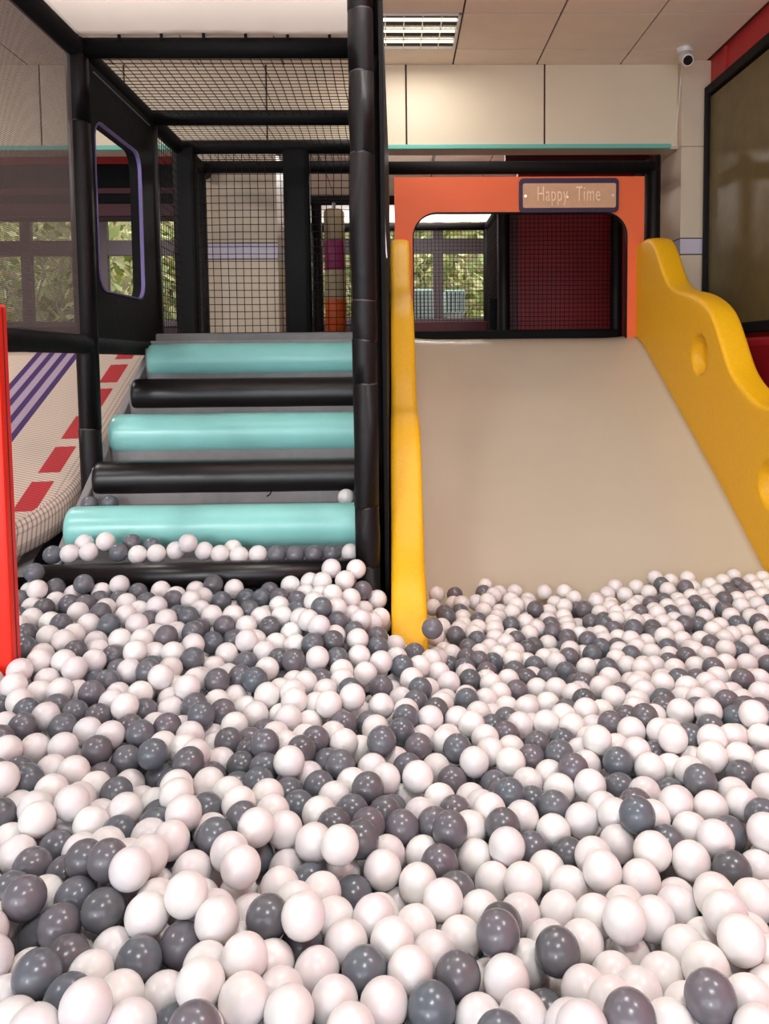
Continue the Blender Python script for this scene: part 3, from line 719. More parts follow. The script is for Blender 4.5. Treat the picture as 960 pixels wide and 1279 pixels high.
# ------------------------------------------------------------------ ball pit
struct('floor_pit', B(-2.6, 2.25, -.6, 3.0, .20, .30), M['pitmat'])
NP, NA = 837, 25
COLS = ['wg'[k] for k in [1, 0, 0, 1, 1, 0, 0, 0, 0, 0, 1, 0, 0, 0, 0, 0, 0, 0, 0, 1, 0, 1, 0, 1, 0, 0, 0, 0, 0, 0, 1, 0, 0, 1, 0, 0, 0, 0, 1, 0, 0, 1, 0, 0, 0, 0, 1, 0, 0, 0, 0, 0, 1, 1, 0, 1, 0, 0, 1, 0, 0, 0, 0, 0, 0, 0, 1, 0, 0, 0, 0, 0, 1, 0, 0, 1, 0, 0, 0, 0, 1, 0, 0, 1, 0, 1, 0, 0, 0, 0, 0, 1, 1, 0, 0, 0, 0, 0, 0, 0, 0, 0, 0, 1, 0, 0, 0, 0, 0, 1, 0, 0, 0, 0, 0, 0, 0, 1, 1, 0, 0, 0, 0, 0, 0, 1, 1, 0, 1, 0, 1, 0, 0, 0, 0, 0, 0, 1, 0, 0, 1, 0, 0, 0, 0, 1, 0, 0, 1, 0, 0, 0, 0, 0, 1, 0, 0, 0, 0, 0, 1, 1, 0, 0, 0, 1, 1, 0, 0, 0, 1, 1, 0, 0, 0, 0, 1, 1, 1, 1, 0, 1, 1, 1, 1, 0, 1, 0, 0, 1, 1, 0, 1, 0, 1, 0, 0, 0, 0, 1, 1, 0, 0, 0, 0, 0, 1, 0, 0, 0, 0, 0, 0, 1, 0, 1, 1, 0, 1, 0, 1, 1, 0, 0, 0, 0, 0, 1, 0, 0, 0, 0, 0, 0, 0, 1, 0, 1, 0, 1, 0, 0, 1, 0, 1, 1, 0, 1, 0, 1, 1, 0, 1, 1, 1, 1, 0, 0, 0, 0, 0, 0, 0, 1, 1, 1, 0, 1, 0, 0, 0, 0, 0, 1, 1, 0, 0, 1, 1, 0, 1, 0, 0, 0, 0, 1, 0, 1, 1, 1, 1, 1, 1, 1, 0, 0, 0, 0, 1, 1, 0, 1, 1, 0, 0, 0, 1, 0, 1, 0, 0, 0, 1, 1, 0, 1, 0, 0, 0, 0, 0, 0, 1, 0, 1, 1, 0, 1, 0, 1, 0, 0, 1, 1, 0, 0, 0, 0, 1, 1, 1, 1, 0, 1, 0, 0, 1, 0, 0, 0, 0, 0, 0, 1, 1, 0, 0, 0, 0, 0, 1, 1, 0, 0, 1, 1, 1, 1, 0, 1, 0, 1, 0, 0, 0, 1, 1, 0, 0, 1, 1, 0, 0, 1, 1, 0, 0, 1, 0, 0, 1, 0, 0, 1, 1, 0, 0, 1, 0, 0, 1, 1, 0, 1, 0, 0, 1, 1, 0, 0, 0, 1, 1, 1, 0, 1, 0, 0, 0, 0, 1, 1, 0, 0, 0, 0, 0, 0, 1, 0, 0, 1, 0, 0, 0, 1, 0, 0, 0, 0, 0, 0, 0, 0, 0, 0, 0, 1, 0, 1, 1, 0, 1, 1, 0, 0, 0, 0, 0, 1, 0, 0, 0, 0, 0, 0, 1, 1, 0, 0, 0, 0, 0, 1, 0, 1, 0, 0, 0, 0, 0, 1, 1, 1, 0, 0, 1, 0, 0, 1, 0, 1, 1, 0, 0, 0, 0, 0, 0, 0, 0, 0, 1, 1, 0, 0, 1, 1, 0, 0, 1, 1, 1, 1, 0, 0, 0, 0, 1, 0, 0, 0, 1, 0, 0, 1, 1, 1, 0, 0, 0, 1, 0, 1, 0, 0, 0, 1, 0, 0, 0, 0, 1, 1, 0, 0, 0, 0, 0, 0, 0, 1, 1, 0, 1, 0, 0, 1, 1, 0, 0, 1, 0, 0, 0, 0, 0, 0, 0, 0, 0, 1, 1, 1, 0, 1, 1, 0, 0, 0, 0, 0, 1, 1, 1, 0, 0, 0, 0, 0, 1, 1, 1, 0, 0, 0, 1, 0, 0, 1, 1, 0, 1, 1, 0, 1, 0, 1, 0, 1, 0, 1, 0, 1, 0, 1, 1, 0, 1, 1, 0, 0, 1, 0, 1, 0, 0, 1, 0, 0, 0, 1, 0, 0, 0, 1, 1, 1, 0, 1, 0, 0, 1, 1, 1, 0, 0, 0, 0, 0, 1, 0, 1, 0, 0, 0, 0, 1, 1, 1, 0, 1, 0, 1, 1, 0, 1, 0, 1, 0, 0, 1, 0, 0, 0, 1, 0, 0, 0, 1, 1, 1, 0, 1, 0, 1, 0, 0, 0, 0, 0, 1, 0, 0, 1, 0, 0, 1, 1, 1, 0, 1, 1, 1, 0, 1, 0, 0, 0, 1, 0, 0, 1, 1, 0, 0, 1, 0, 1, 0, 0, 0, 0, 0, 1, 1, 0, 0, 0, 1, 0, 1, 0, 0, 0, 1, 1, 0, 0, 0, 0, 1, 1, 1, 1, 0, 0, 0, 0, 0, 0, 0, 0, 0, 0, 0, 1, 1, 0, 1, 1, 1, 0, 0, 1, 0, 1, 0, 1, 1, 0, 0, 0, 1, 0, 1, 1, 0, 1, 0, 0, 0, 1, 0, 0, 0, 0, 1, 0, 0, 0, 0, 1, 1, 1, 1, 0, 0, 1, 1, 0, 1, 0, 0, 0, 0, 0, 0, 0, 1, 0, 1, 1, 1, 0, 1, 0, 0, 1, 0, 0, 0, 0, 0, 1, 0, 1, 0, 0, 1, 0, 1, 0, 0, 0, 0, 0, 0, 0, 0, 0, 1, 1, 0, 1, 0, 0, 0, 0, 0, 0, 0, 0, 1, 1, 1, 1, 0, 1, 1, 1, 0]]     # 0 white, 1 grey
# ball centres x, y, z in half millimetres
DATA = np.array([
-541, 1973, 1266, 464, 1961, 1246, 936, 1968, 1212, 598, 1992, 1249, 258, 2025, 1169, -998, 2070, 1190, -555, 2070, 1169, 725, 2050, 1167, 457, 2068, 1160, -871, 2108, 1229, 843, 2067, 1236, -146, 2093, 1147,
-754, 2117, 1157, -318, 2122, 1182, 967, 2103, 1188, 585, 2113, 1185, -1095, 2155, 1141, 337, 2133, 1135, -451, 2157, 1193, -650, 2178, 1090, 812, 2150, 1131, -957, 2200, 1172, -581, 2199, 1209, 81, 2186, 1127,
217, 2181, 1088, -56, 2197, 1134, 1068, 2187, 1143, -825, 2235, 1148, -201, 2218, 1127, 684, 2199, 1142, 415, 2221, 1061, -361, 2245, 1137, 535, 2229, 1128, -1084, 2286, 1183, 901, 2246, 1176, -1188, 2298, 1093,
-473, 2292, 1212, -717, 2298, 1091, -1050, 2304, 1050, 310, 2278, 1130, 1021, 2279, 1235, 166, 2304, 1126, -945, 2333, 1137, 785, 2288, 1114, 22, 2310, 1140, -596, 2327, 1160, -117, 2328, 1132, 994, 2305, 1094,
-264, 2342, 1122, 1124, 2313, 1141, 647, 2323, 1093, -1274, 2384, 1159, -816, 2381, 1142, 479, 2351, 1160, -406, 2375, 1124, -1052, 2419, 1127, 886, 2381, 1130, -1178, 2434, 1072, 301, 2405, 1182, 391, 2412, 1073,
-314, 2440, 1233, 98, 2422, 1104, -590, 2454, 1214, -33, 2436, 1143, 1029, 2416, 1218, 482, 2415, 970, -704, 2461, 1131, -924, 2467, 1110, -181, 2452, 1126, 576, 2438, 1116, 713, 2441, 1188, -1345, 2502, 1159,
-436, 2490, 1193, 734, 2454, 1053, 1124, 2449, 1115, -327, 2484, 1097, -828, 2506, 1200, -532, 2497, 1094, -703, 2519, 1259, 985, 2467, 1089, -1123, 2535, 1149, 828, 2506, 1141, 190, 2522, 1078, 327, 2525, 1119,
479, 2519, 1060, -992, 2566, 1178, 43, 2548, 1103, -628, 2573, 1157, -95, 2559, 1135, -1039, 2587, 1050, 1051, 2547, 1181, -1266, 2607, 1200, -1216, 2600, 1068, 647, 2557, 1117, -230, 2580, 1116, -362, 2602, 1159,
-1364, 2624, 1097, 1187, 2566, 1151, -923, 2641, 1271, 938, 2594, 1114, -520, 2634, 1097, -844, 2656, 1145, 767, 2622, 1099, -1125, 2673, 1148, 141, 2641, 1128, 408, 2637, 1072, 270, 2645, 1080, 546, 2640, 1075,
-704, 2684, 1122, -976, 2692, 1126, 52, 2660, 1024, -81, 2673, 1059, 1282, 2644, 1088, 1092, 2659, 1113, -1252, 2721, 1124, -564, 2711, 1222, -283, 2708, 1119, -1035, 2737, 1243, -1384, 2758, 1118, -434, 2738, 1123,
-902, 2772, 1233, -585, 2756, 1089, 980, 2716, 1057, 854, 2727, 1123, 719, 2741, 1152, 195, 2760, 1075, -177, 2773, 1060, -890, 2795, 1094, -1144, 2809, 1199, 58, 2775, 1100, 1193, 2751, 1134, 438, 2769, 1097,
604, 2764, 1081, -759, 2808, 1147, -20, 2801, 988, -628, 2831, 1200, -1105, 2843, 1070, -338, 2826, 1076, -226, 2833, 1216, -1008, 2851, 1171, -1237, 2857, 1110, 1064, 2804, 1140, 1315, 2803, 1098, -71, 2847, 1108,
931, 2835, 1161, -1373, 2896, 1121, 340, 2851, 1046, -861, 2901, 1207, 142, 2885, 1099, -727, 2907, 1056, 721, 2878, 1118, -225, 2902, 1056, 546, 2888, 1061, 1377, 2879, 1196, -863, 2927, 1067, 1186, 2884, 1170,
-1115, 2942, 1164, -332, 2928, 1169, -434, 2925, 1068, -550, 2942, 1225, -707, 2944, 1190, -155, 2942, 1168, -1472, 2991, 1110, 404, 2945, 1123, -966, 2983, 1170, 1019, 2934, 1124, -562, 2975, 1084, -1233, 2995, 1112,
-56, 2982, 1080, 285, 2981, 1056, 650, 2979, 1056, 918, 2984, 1213, 842, 2985, 1097, -848, 3036, 1232, -455, 3023, 1163, 83, 3004, 1061, 1275, 2980, 1127, 190, 3021, 1150, -1354, 3059, 1087, -623, 3054, 1189,
1136, 3006, 1130, -264, 3047, 1158, 1425, 3007, 1179, 513, 3022, 1056, -830, 3055, 1025, -751, 3064, 1138, -1116, 3076, 1131, -1556, 3099, 1096, -1446, 3108, 1178, -132, 3082, 1136, -984, 3115, 1135, 1006, 3069, 1148,
407, 3083, 1120, -1244, 3130, 1140, 2, 3103, 1111, 275, 3114, 1094, -521, 3144, 1163, 616, 3112, 1072, 868, 3118, 1131, 134, 3140, 1099, -1642, 3193, 1149, -335, 3164, 1140, 1263, 3125, 1148, -664, 3185, 1180,
1124, 3140, 1162, -1348, 3205, 1190, -799, 3193, 1151, 1400, 3140, 1154, 744, 3162, 1088, -1135, 3213, 1148, -1387, 3217, 1057, -1509, 3230, 1156, -925, 3220, 1201, -203, 3201, 1126, 500, 3184, 1091, -1011, 3244, 1096,
-68, 3222, 1102, 367, 3215, 1110, 978, 3202, 1123, -1257, 3260, 1095, -432, 3259, 1116, 225, 3246, 1085, -562, 3275, 1159, 81, 3263, 1069, -872, 3288, 1083, 853, 3247, 1086, 1556, 3234, 1156, 648, 3261, 1088,
1174, 3253, 1101, -1625, 3323, 1107, -1696, 3343, 1224, -1369, 3329, 1135, -736, 3316, 1151, -285, 3311, 1122, 1420, 3273, 1121, -142, 3328, 1152, -962, 3349, 1170, 466, 3315, 1118, -1502, 3367, 1153, 1289, 3306, 1166,
1052, 3317, 1108, -1065, 3370, 1079, -42, 3342, 1041, 346, 3339, 1055, -1235, 3393, 1120, -491, 3383, 1106, 168, 3370, 1071, -622, 3399, 1147, -839, 3407, 1146, 573, 3370, 1049, -1785, 3443, 1192, 831, 3380, 1114,
-1642, 3452, 1159, 1503, 3381, 1140, -360, 3426, 1110, 1189, 3385, 1063, -948, 3443, 1068, 701, 3410, 1081, -1353, 3464, 1110, -217, 3437, 1115, 1636, 3402, 1171, -71, 3444, 1129, -1153, 3467, 1036, 449, 3430, 1044,
-728, 3469, 1092, 975, 3425, 1071, 76, 3455, 1131, -947, 3493, 1200, -499, 3489, 1195, 1294, 3440, 1133, 314, 3467, 1015, -1469, 3524, 1154, 16, 3481, 1010, -1728, 3558, 1141, -617, 3536, 1142, 1415, 3491, 1175,
1133, 3495, 1123, -1037, 3548, 1074, -862, 3545, 1101, 576, 3509, 1059, 785, 3511, 1122, -421, 3548, 1091, -1593, 3582, 1133, -1240, 3572, 1059, 1551, 3509, 1157, -276, 3559, 1139, -130, 3568, 1112, -1373, 3598, 1082,
1001, 3548, 1127, -1142, 3614, 1182, 433, 3565, 1020, -735, 3604, 1118, 32, 3587, 1101, 236, 3579, 1038, -1821, 3642, 1199, 1248, 3561, 1084, -951, 3627, 1169, 691, 3585, 1054, 1668, 3565, 1109, -1126, 3650, 1047,
869, 3612, 1082, -636, 3663, 1194, -465, 3658, 1162, 346, 3639, 1098, 1466, 3618, 1192, 1374, 3617, 1087, -1427, 3693, 1166, 1111, 3631, 1132, -347, 3668, 1092, -847, 3683, 1099, 520, 3649, 1086, 1286, 3639, 1192,
-88, 3675, 1188, -1299, 3712, 1107, -1602, 3734, 1164, -1906, 3751, 1199, -1742, 3749, 1155, -1035, 3734, 1145, 169, 3700, 1037, -25, 3709, 1070, 1586, 3679, 1163, 942, 3696, 1163, 761, 3697, 1094, 1728, 3677, 1161,
-719, 3743, 1117, 1221, 3696, 1079, -555, 3760, 1139, 631, 3727, 1060, -941, 3770, 1050, 275, 3757, 1105, -274, 3778, 1133, 437, 3760, 1084, 1408, 3739, 1140, -412, 3786, 1146, -1152, 3804, 1127, 1049, 3748, 1093,
-1412, 3830, 1172, 876, 3768, 1066, -837, 3816, 1133, 88, 3796, 1093, -89, 3818, 1125, -1276, 3851, 1165, 1658, 3785, 1112, -1858, 3880, 1199, 1282, 3801, 1143, 1742, 3799, 1224, 1529, 3804, 1156, -1548, 3895, 1164,
548, 3836, 1053, -1042, 3886, 1136, 1147, 3835, 1135, -201, 3865, 1055, -619, 3882, 1128, 684, 3854, 1064, -1681, 3927, 1172, -921, 3905, 1069, -478, 3899, 1103, 221, 3881, 1076, -338, 3899, 1115, -1978, 3945, 1177,
-752, 3913, 1085, -1169, 3937, 1158, 953, 3884, 1069, 427, 3901, 1081, 816, 3893, 1058, 1840, 3876, 1165, 4, 3919, 1116, -1363, 3957, 1148, 1363, 3900, 1092, 1703, 3909, 1151, -1798, 4004, 1197, 1243, 3932, 1159,
-125, 3966, 1112, 1571, 3933, 1183, 117, 3968, 1053, 1079, 3954, 1114, -1016, 4014, 1180, -848, 4009, 1123, -573, 4008, 1158, 542, 3974, 1060, -1549, 4043, 1168, -1263, 4045, 1113, -967, 4034, 1051, -1921, 4069, 1195,
-291, 4028, 1108, 247, 4010, 1036, 1448, 3988, 1156, -692, 4037, 1073, -1420, 4065, 1212, -1126, 4051, 1092, -1682, 4076, 1176, 891, 4007, 1080, 371, 4034, 1091, 1799, 4008, 1154, 29, 4054, 1125, 1324, 4032, 1110,
-475, 4080, 1093, 1184, 4043, 1102, 1014, 4059, 1046, 767, 4068, 1074, -1804, 4141, 1182, -162, 4094, 1077, -374, 4108, 1184, 1563, 4060, 1130, 630, 4080, 1061, 158, 4094, 1099, -935, 4134, 1140, 484, 4098, 1043,
-2009, 4175, 1202, -558, 4141, 1190, -765, 4145, 1117, -1356, 4164, 1140, 1908, 4081, 1112, -1088, 4162, 1164, -1527, 4182, 1184, -2135, 4199, 1152, -313, 4158, 1066, -1221, 4188, 1135, 308, 4153, 1065, -254, 4184, 1188,
1413, 4137, 1105, 1752, 4136, 1133, -638, 4192, 1084, 874, 4155, 1068, 1264, 4155, 1095, 33, 4189, 1098, -453, 4210, 1134, -101, 4213, 1119, -1665, 4263, 1202, -1835, 4271, 1216, 1006, 4192, 1080, 576, 4203, 1033,
1619, 4186, 1128, -2093, 4294, 1242, -993, 4260, 1139, 193, 4227, 1083, 427, 4223, 1059, -1152, 4273, 1220, -838, 4261, 1099, -1412, 4282, 1185, -721, 4264, 1172, -1966, 4306, 1191, -584, 4277, 1180, 1864, 4212, 1106,
-1544, 4318, 1166, -1261, 4320, 1131, 1111, 4269, 1034, -1105, 4331, 1104, 1993, 4256, 1124, 1451, 4269, 1092, -275, 4320, 1165, 1314, 4283, 1081, 920, 4290, 1034, 87, 4316, 1089, -411, 4340, 1153, -1325, 4371, 1242,
510, 4320, 1000, -1793, 4388, 1156, 1762, 4303, 1121, -1016, 4379, 1210, -917, 4373, 1115, 1582, 4311, 1084, 707, 4331, 1037, -2121, 4426, 1270, 233, 4357, 1059, -669, 4388, 1143, -1634, 4417, 1201, -811, 4399, 1205,
-531, 4404, 1176, -1981, 4443, 1205, -1146, 4423, 1198, 1207, 4369, 1069, -1835, 4468, 1260, 1042, 4388, 1048, -1267, 4457, 1141, -1423, 4468, 1239, 5, 4424, 1063, 838, 4403, 1026, -326, 4448, 1167, 1383, 4402, 1085,
607, 4419, 1001, 382, 4440, 1042, -1728, 4511, 1165, -910, 4492, 1183, 1647, 4433, 1091, -1548, 4523, 1220, -107, 4492, 1104, -2071, 4554, 1275, -607, 4512, 1136, -452, 4512, 1143, -1934, 4563, 1267, 117, 4502, 1086,
1280, 4483, 1039, 1779, 4474, 1094, -1324, 4560, 1213, -1159, 4553, 1152, 500, 4505, 1012, -769, 4565, 1198, 1527, 4501, 1088, 1013, 4521, 1025, -1779, 4608, 1249, -1000, 4593, 1154, -1643, 4617, 1186, -2101, 4628, 1162,
-338, 4585, 1169, -201, 4581, 1152, -1449, 4617, 1200, -621, 4615, 1227, 1395, 4557, 1055, -1552, 4647, 1286, 2017, 4545, 1083, -686, 4618, 1098, -1219, 4648, 1235, 1647, 4570, 1081, -484, 4638, 1231, -548, 4633, 1108,
591, 4608, 1001, 71, 4632, 1092, -1921, 4701, 1271, -1106, 4681, 1165, -1348, 4694, 1254, 2140, 4601, 1057, 1774, 4618, 1057, -2132, 4735, 1244, 1072, 4639, 987, -921, 4703, 1182, -1713, 4729, 1228, -722, 4704, 1199,
936, 4653, 1005, 1207, 4653, 1012, 1909, 4647, 1056, -375, 4715, 1195, -1473, 4748, 1234, 704, 4684, 984, -111, 4722, 1165, 1453, 4679, 1027, 1591, 4687, 1033, -526, 4765, 1266, -1830, 4800, 1241, -1251, 4791, 1267,
-245, 4762, 1189, 298, 4738, 1024, 16, 4754, 1125, -2269, 4825, 1254, -2043, 4826, 1297, -1052, 4801, 1204, -824, 4796, 1211, 839, 4744, 968, -1569, 4829, 1292, 560, 4775, 992, -1711, 4854, 1286, 1126, 4766, 987,
-1430, 4861, 1300, -639, 4839, 1236, -407, 4835, 1256, -939, 4850, 1266, 122, 4836, 1088, 435, 4834, 996, -1160, 4893, 1245, -1885, 4926, 1249, 245, 4864, 1033, -1283, 4922, 1301, 1309, 4839, 988, -2189, 4951, 1282,
-499, 4913, 1329, -18, 4888, 1123, -260, 4908, 1241, 679, 4867, 977, -772, 4924, 1216, -2034, 4963, 1286, -1536, 4962, 1276, 1968, 4860, 1031, -137, 4925, 1182, 1113, 4892, 932, 546, 4909, 961, -1046, 4968, 1228,
-2353, 5011, 1277, -907, 4976, 1221, -1655, 5004, 1331, -1402, 4994, 1276, 1740, 4902, 1012, -406, 4972, 1244, 802, 4926, 956, 939, 4936, 956, -1844, 5045, 1320, 424, 4970, 979, 1549, 4947, 998, -577, 5027, 1330,
202, 4992, 1065, -687, 5028, 1248, -1280, 5059, 1272, -2165, 5089, 1311, -288, 5043, 1241, -1493, 5080, 1332, 1900, 4974, 994, -1992, 5092, 1308, -1120, 5069, 1286, -2448, 5109, 1296, -982, 5078, 1280, -833, 5080, 1273,
-140, 5062, 1198, 862, 5045, 920, -1618, 5135, 1308, 564, 5058, 954, 1655, 5033, 982, -401, 5106, 1289, 2120, 5031, 987, -1371, 5149, 1325, -1775, 5163, 1339, -503, 5134, 1377, -2272, 5175, 1297, 217, 5119, 1231,
-642, 5148, 1303, 99, 5115, 1067, 2270, 5057, 974, 1086, 5086, 932, 429, 5107, 964, 246, 5119, 1033, 1361, 5086, 953, 2419, 5064, 961, -1228, 5188, 1320, -250, 5171, 1277, 1773, 5104, 972, 1497, 5112, 954,
-1962, 5224, 1338, -1091, 5201, 1314, -908, 5198, 1298, 757, 5133, 927, -771, 5199, 1304, -2417, 5243, 1304, 1239, 5149, 931, -1464, 5248, 1305, -1606, 5261, 1363, -413, 5234, 1339, -2133, 5284, 1325, 330, 5201, 942,
530, 5200, 973, -2543, 5299, 1301, -564, 5258, 1376, 1913, 5175, 982, -1735, 5294, 1325, -1326, 5285, 1325, -1003, 5307, 1312, 908, 5235, 917, -678, 5301, 1313, -311, 5295, 1269, 2071, 5221, 968, -1979, 5360, 1326,
1465, 5250, 947, 1060, 5267, 928, 632, 5282, 929, -810, 5345, 1324, -2402, 5391, 1323, -451, 5354, 1396, 769, 5297, 937, 1841, 5288, 947, -1414, 5401, 1358, -2135, 5421, 1336, 460, 5339, 941, 1584, 5320, 946,
-1862, 5432, 1336, -1724, 5430, 1343, -330, 5404, 1352, -1547, 5438, 1349, -1218, 5434, 1338, -2518, 5465, 1309, 1166, 5355, 926, 879, 5367, 892, -700, 5436, 1331, 2038, 5354, 954, -543, 5450, 1362, -2276, 5492, 1317,
2494, 5356, 923, 687, 5409, 932, 1749, 5389, 932, -828, 5486, 1338, 362, 5436, 934, 1010, 5421, 898, 2270, 5395, 948, -2645, 5546, 1339, 1347, 5429, 916, -1947, 5540, 1325, -1367, 5530, 1339, -2085, 5549, 1323,
-2524, 5568, 1402, -959, 5528, 1325, -2398, 5568, 1316, -375, 5532, 1442, 1543, 5451, 926, 570, 5481, 919, 813, 5485, 921, 2390, 5452, 910, 1204, 5488, 925, -653, 5565, 1340, 1892, 5476, 933, -539, 5573, 1424,
2059, 5486, 919, -2225, 5628, 1420, -1077, 5598, 1306, -256, 5582, 1354, 1682, 5509, 924, 1434, 5536, 922, -2590, 5680, 1494, 2220, 5529, 935, -2622, 5680, 1359, -2446, 5680, 1382, -301, 5635, 1494, 1309, 5556, 868,
-2318, 5680, 1331, 918, 5573, 908, -1992, 5680, 1395, -2122, 5680, 1344, -1864, 5680, 1337, 493, 5595, 916, -1700, 5680, 1348, 649, 5594, 912, -1326, 5680, 1388, -1180, 5680, 1353, 1562, 5586, 905, -482, 5680, 1490,
-776, 5680, 1371, 2524, 5580, 911, 772, 5654, 925, 1681, 5647, 935, 1371, 5662, 930, 1223, 5665, 890, 2368, 5645, 928, 1929, 5663, 950, 2064, 5665, 918, 983, 5693, 883, 2202, 5665, 916, 569, 5709, 931,
266, 5730, 959, 1806, 5690, 894, 1499, 5708, 909, 2709, 5710, 906, 863, 5757, 909, 709, 5777, 917, 1100, 5765, 871, 2467, 5740, 922, 1623, 5768, 903, 418, 5805, 937, 1742, 5785, 972, 1251, 5800, 901,
1891, 5795, 922, 563, 5847, 928, 2580, 5818, 907, 1505, 5846, 910, 2353, 5828, 931, 2071, 5846, 937, 1364, 5878, 893, 847, 5892, 885, 2745, 5853, 923, 322, 5920, 961, 984, 5903, 901, 722, 5912, 940,
1795, 5894, 906, 1629, 5905, 919, 457, 5938, 935, 1168, 5934, 901, 1929, 5928, 920, 2178, 5934, 945, 2447, 5928, 926, 602, 5979, 927, 2590, 5954, 930, 1302, 6001, 891, 2302, 5986, 917, 1059, 6018, 905,
1714, 6000, 867, 2776, 5987, 931, 2039, 6010, 932, 731, 6051, 940, 1832, 6024, 935, 867, 6059, 918, 498, 6069, 921, 1591, 6047, 915, 1181, 6088, 902, 2152, 6089, 923, 621, 6134, 930, 1940, 6103, 906,
2601, 6090, 947, 2397, 6096, 942, 380, 6151, 960, 993, 6139, 913, 1704, 6125, 923, 1317, 6138, 891, 2774, 6125, 926, 1518, 6165, 894, 504, 6207, 932, 2048, 6177, 951, 1829, 6183, 912, 2906, 6168, 941,
2175, 6226, 934, 1635, 6237, 882, 2604, 6228, 960, 365, 6288, 947, 1323, 6275, 902, 2309, 6257, 929, 1937, 6267, 929, 2444, 6282, 946, 1753, 6299, 916, 492, 6344, 936, 2067, 6312, 930, 2778, 6318, 953,
2919, 6339, 960, 1640, 6376, 896, 2193, 6366, 944, 2559, 6357, 950, 1863, 6382, 906, 3049, 6385, 960, 2326, 6402, 942, 2681, 6413, 980, 1528, 6456, 907, 2082, 6449, 943, 1749, 6460, 910, 2456, 6449, 944,
2810, 6461, 965, 1952, 6487, 914, 2208, 6504, 948, 2583, 6500, 939, 2941, 6502, 958, 2341, 6539, 940, 3065, 6561, 966, 2470, 6585, 955, 2839, 6596, 959, 2598, 6637, 951, 2962, 6654, 983, 2729, 6678, 964,
3088, 6710, 981, 2853, 6737, 960, 3217, 6758, 983, 2967, 6812, 981, 2721, 6820, 982, 3118, 6896, 989, 2878, 6921, 986, 3250, 6949, 999, 3024, 7033, 998, -2390, 6090, 1605, -2455, 5970, 1557, -2316, 5978, 1566,
-2201, 6012, 1637, -2091, 5970, 1561, -2029, 6089, 1603, -1953, 5975, 1541, -1879, 6090, 1574, -1812, 5970, 1548, -1684, 6026, 1554, -1576, 5970, 1624, -1468, 6019, 1550, -1338, 5970, 1535, -1266, 6090, 1546, -1197, 5970, 1524,
-1059, 5993, 1523, -919, 5990, 1520, -779, 5990, 1518, -639, 5990, 1517, -499, 5990, 1521, -360, 5990, 1527, -2592, 5995, 1544, -2563, 6670, 1802, -2397, 6670, 1806, -432, 6670, 1832, -459, 1776, 1129, -160, 1829, 1082,
-788, 1771, 1157, -3073, 5659, 1351, -71, 1363, 1132, 2462, 4663, 1029, 2787, 5423, 865, -734, 1296, 1148, 208, 1409, 1139, 935, 1727, 1186, 770, 1316, 1143, 2480, 4380, 1026, -438, 1641, 1119, 461, 1306, 1133,
-261, 1544, 1109, 1994, 3916, 1175, 763, 1526, 1175, -2835, 5082, 1267, 2559, 4949, 938, 540, 1686, 1135, 2693, 4528, 997, 295, 1708, 1130, 2144, 3376, 1104, -3066, 5278, 1297, -2112, 3617, 1188, -197, 1254, 1077,
49, 1617, 1124, 3213, 5957, 926, -1911, 3273, 1174, -862, 1647, 1111, 689, 6385, 930, -555, 1328, 1126, -105, 1704, 1078, -1218, 2101, 1110, 3129, 5765, 873, 2154, 6728, 954, -829, 1897, 1110, 2617, 4391, 1051,
1699, 6724, 897, 1444, 2412, 1160, 2436, 4846, 975, 1215, 2038, 1170, 328, 6778, 955, 828, 6448, 896, 2963, 4942, 956, -1942, 3492, 1142, -2508, 4845, 1253, 3000, 5517, 914, -2583, 4966, 1263, -645, 1766, 1164,
341, 1860, 1119, -240, 1390, 1116, 2485, 3932, 1102, 874, 6837, 939, -260, 1955, 1138, -973, 1741, 1123, 1284, 2195, 1161, -1510, 2819, 1079, -2303, 4456, 1203, 1464, 2783, 1103, -707, 1629, 1108, 1174, 1909, 1131,
2831, 5592, 897, 314, 1269, 1137, -2977, 4636, 1193, 2844, 4359, 1073, 643, 1829, 1175, 655, 6640, 922, 2425, 3760, 1095, 1676, 2603, 1088, 1271, 6842, 939, -469, 1982, 1109, 461, 6638, 912, -970, 1534, 1123,
1958, 3126, 1156, 637, 1458, 1131, -436, 1411, 1102, -123, 1527, 1108, -2777, 4789, 1197, -1055, 1980, 1078, -2685, 4505, 1174, 164, 1787, 1129, -3212, 5658, 1337, -2723, 4671, 1147, -563, 1872, 1115, 1279, 2424, 1108,
1234, 6441, 890, -1979, 3062, 1118, 1645, 3112, 1142, -2541, 4708, 1229, -3591, 5695, 1394, 2301, 3609, 1099, -2370, 4263, 1158, 320, 1518, 1118, -2336, 3909, 1179, -1482, 2407, 1074, -789, 1438, 1142, 2100, 6909, 950,
3080, 6226, 943, -2852, 4430, 1155, 2057, 4104, 1106, -2751, 5353, 1281, 2678, 4810, 940, 1111, 6744, 897, 495, 1462, 1151, -2225, 3354, 1130, 1838, 3039, 1089, -2669, 5168, 1280, -2624, 4061, 1104, -1725, 2991, 1094,
2627, 4225, 1072, -2519, 4470, 1120, -28, 5155, 1107, 82, 1984, 1089, 283, 6520, 925, 1970, 3780, 1153, 2669, 5299, 907, 1050, 1583, 1178, -2277, 4159, 1174, 2597, 6881, 942, 1967, 3512, 1121, 101, 1480, 1094,
3156, 4954, 1001, 3083, 5184, 939, -691, 1951, 1160, 1207, 1666, 1159, -352, 1284, 1128, -3066, 4820, 1224, 3005, 4606, 1003, 2919, 5134, 910, -318, 1788, 1133, -1625, 2559, 1104, 398, 4664, 966, 3030, 5303, 874,
2049, 3234, 1146, -2997, 5077, 1306, -2127, 3847, 1138, -3153, 5506, 1389, -2947, 5570, 1372, 793, 1824, 1152, -1399, 2142, 1051, -2976, 5428, 1332, 113, 1272, 1156, 952, 6643, 936, -3347, 5576, 1411, 3201, 6107, 930,
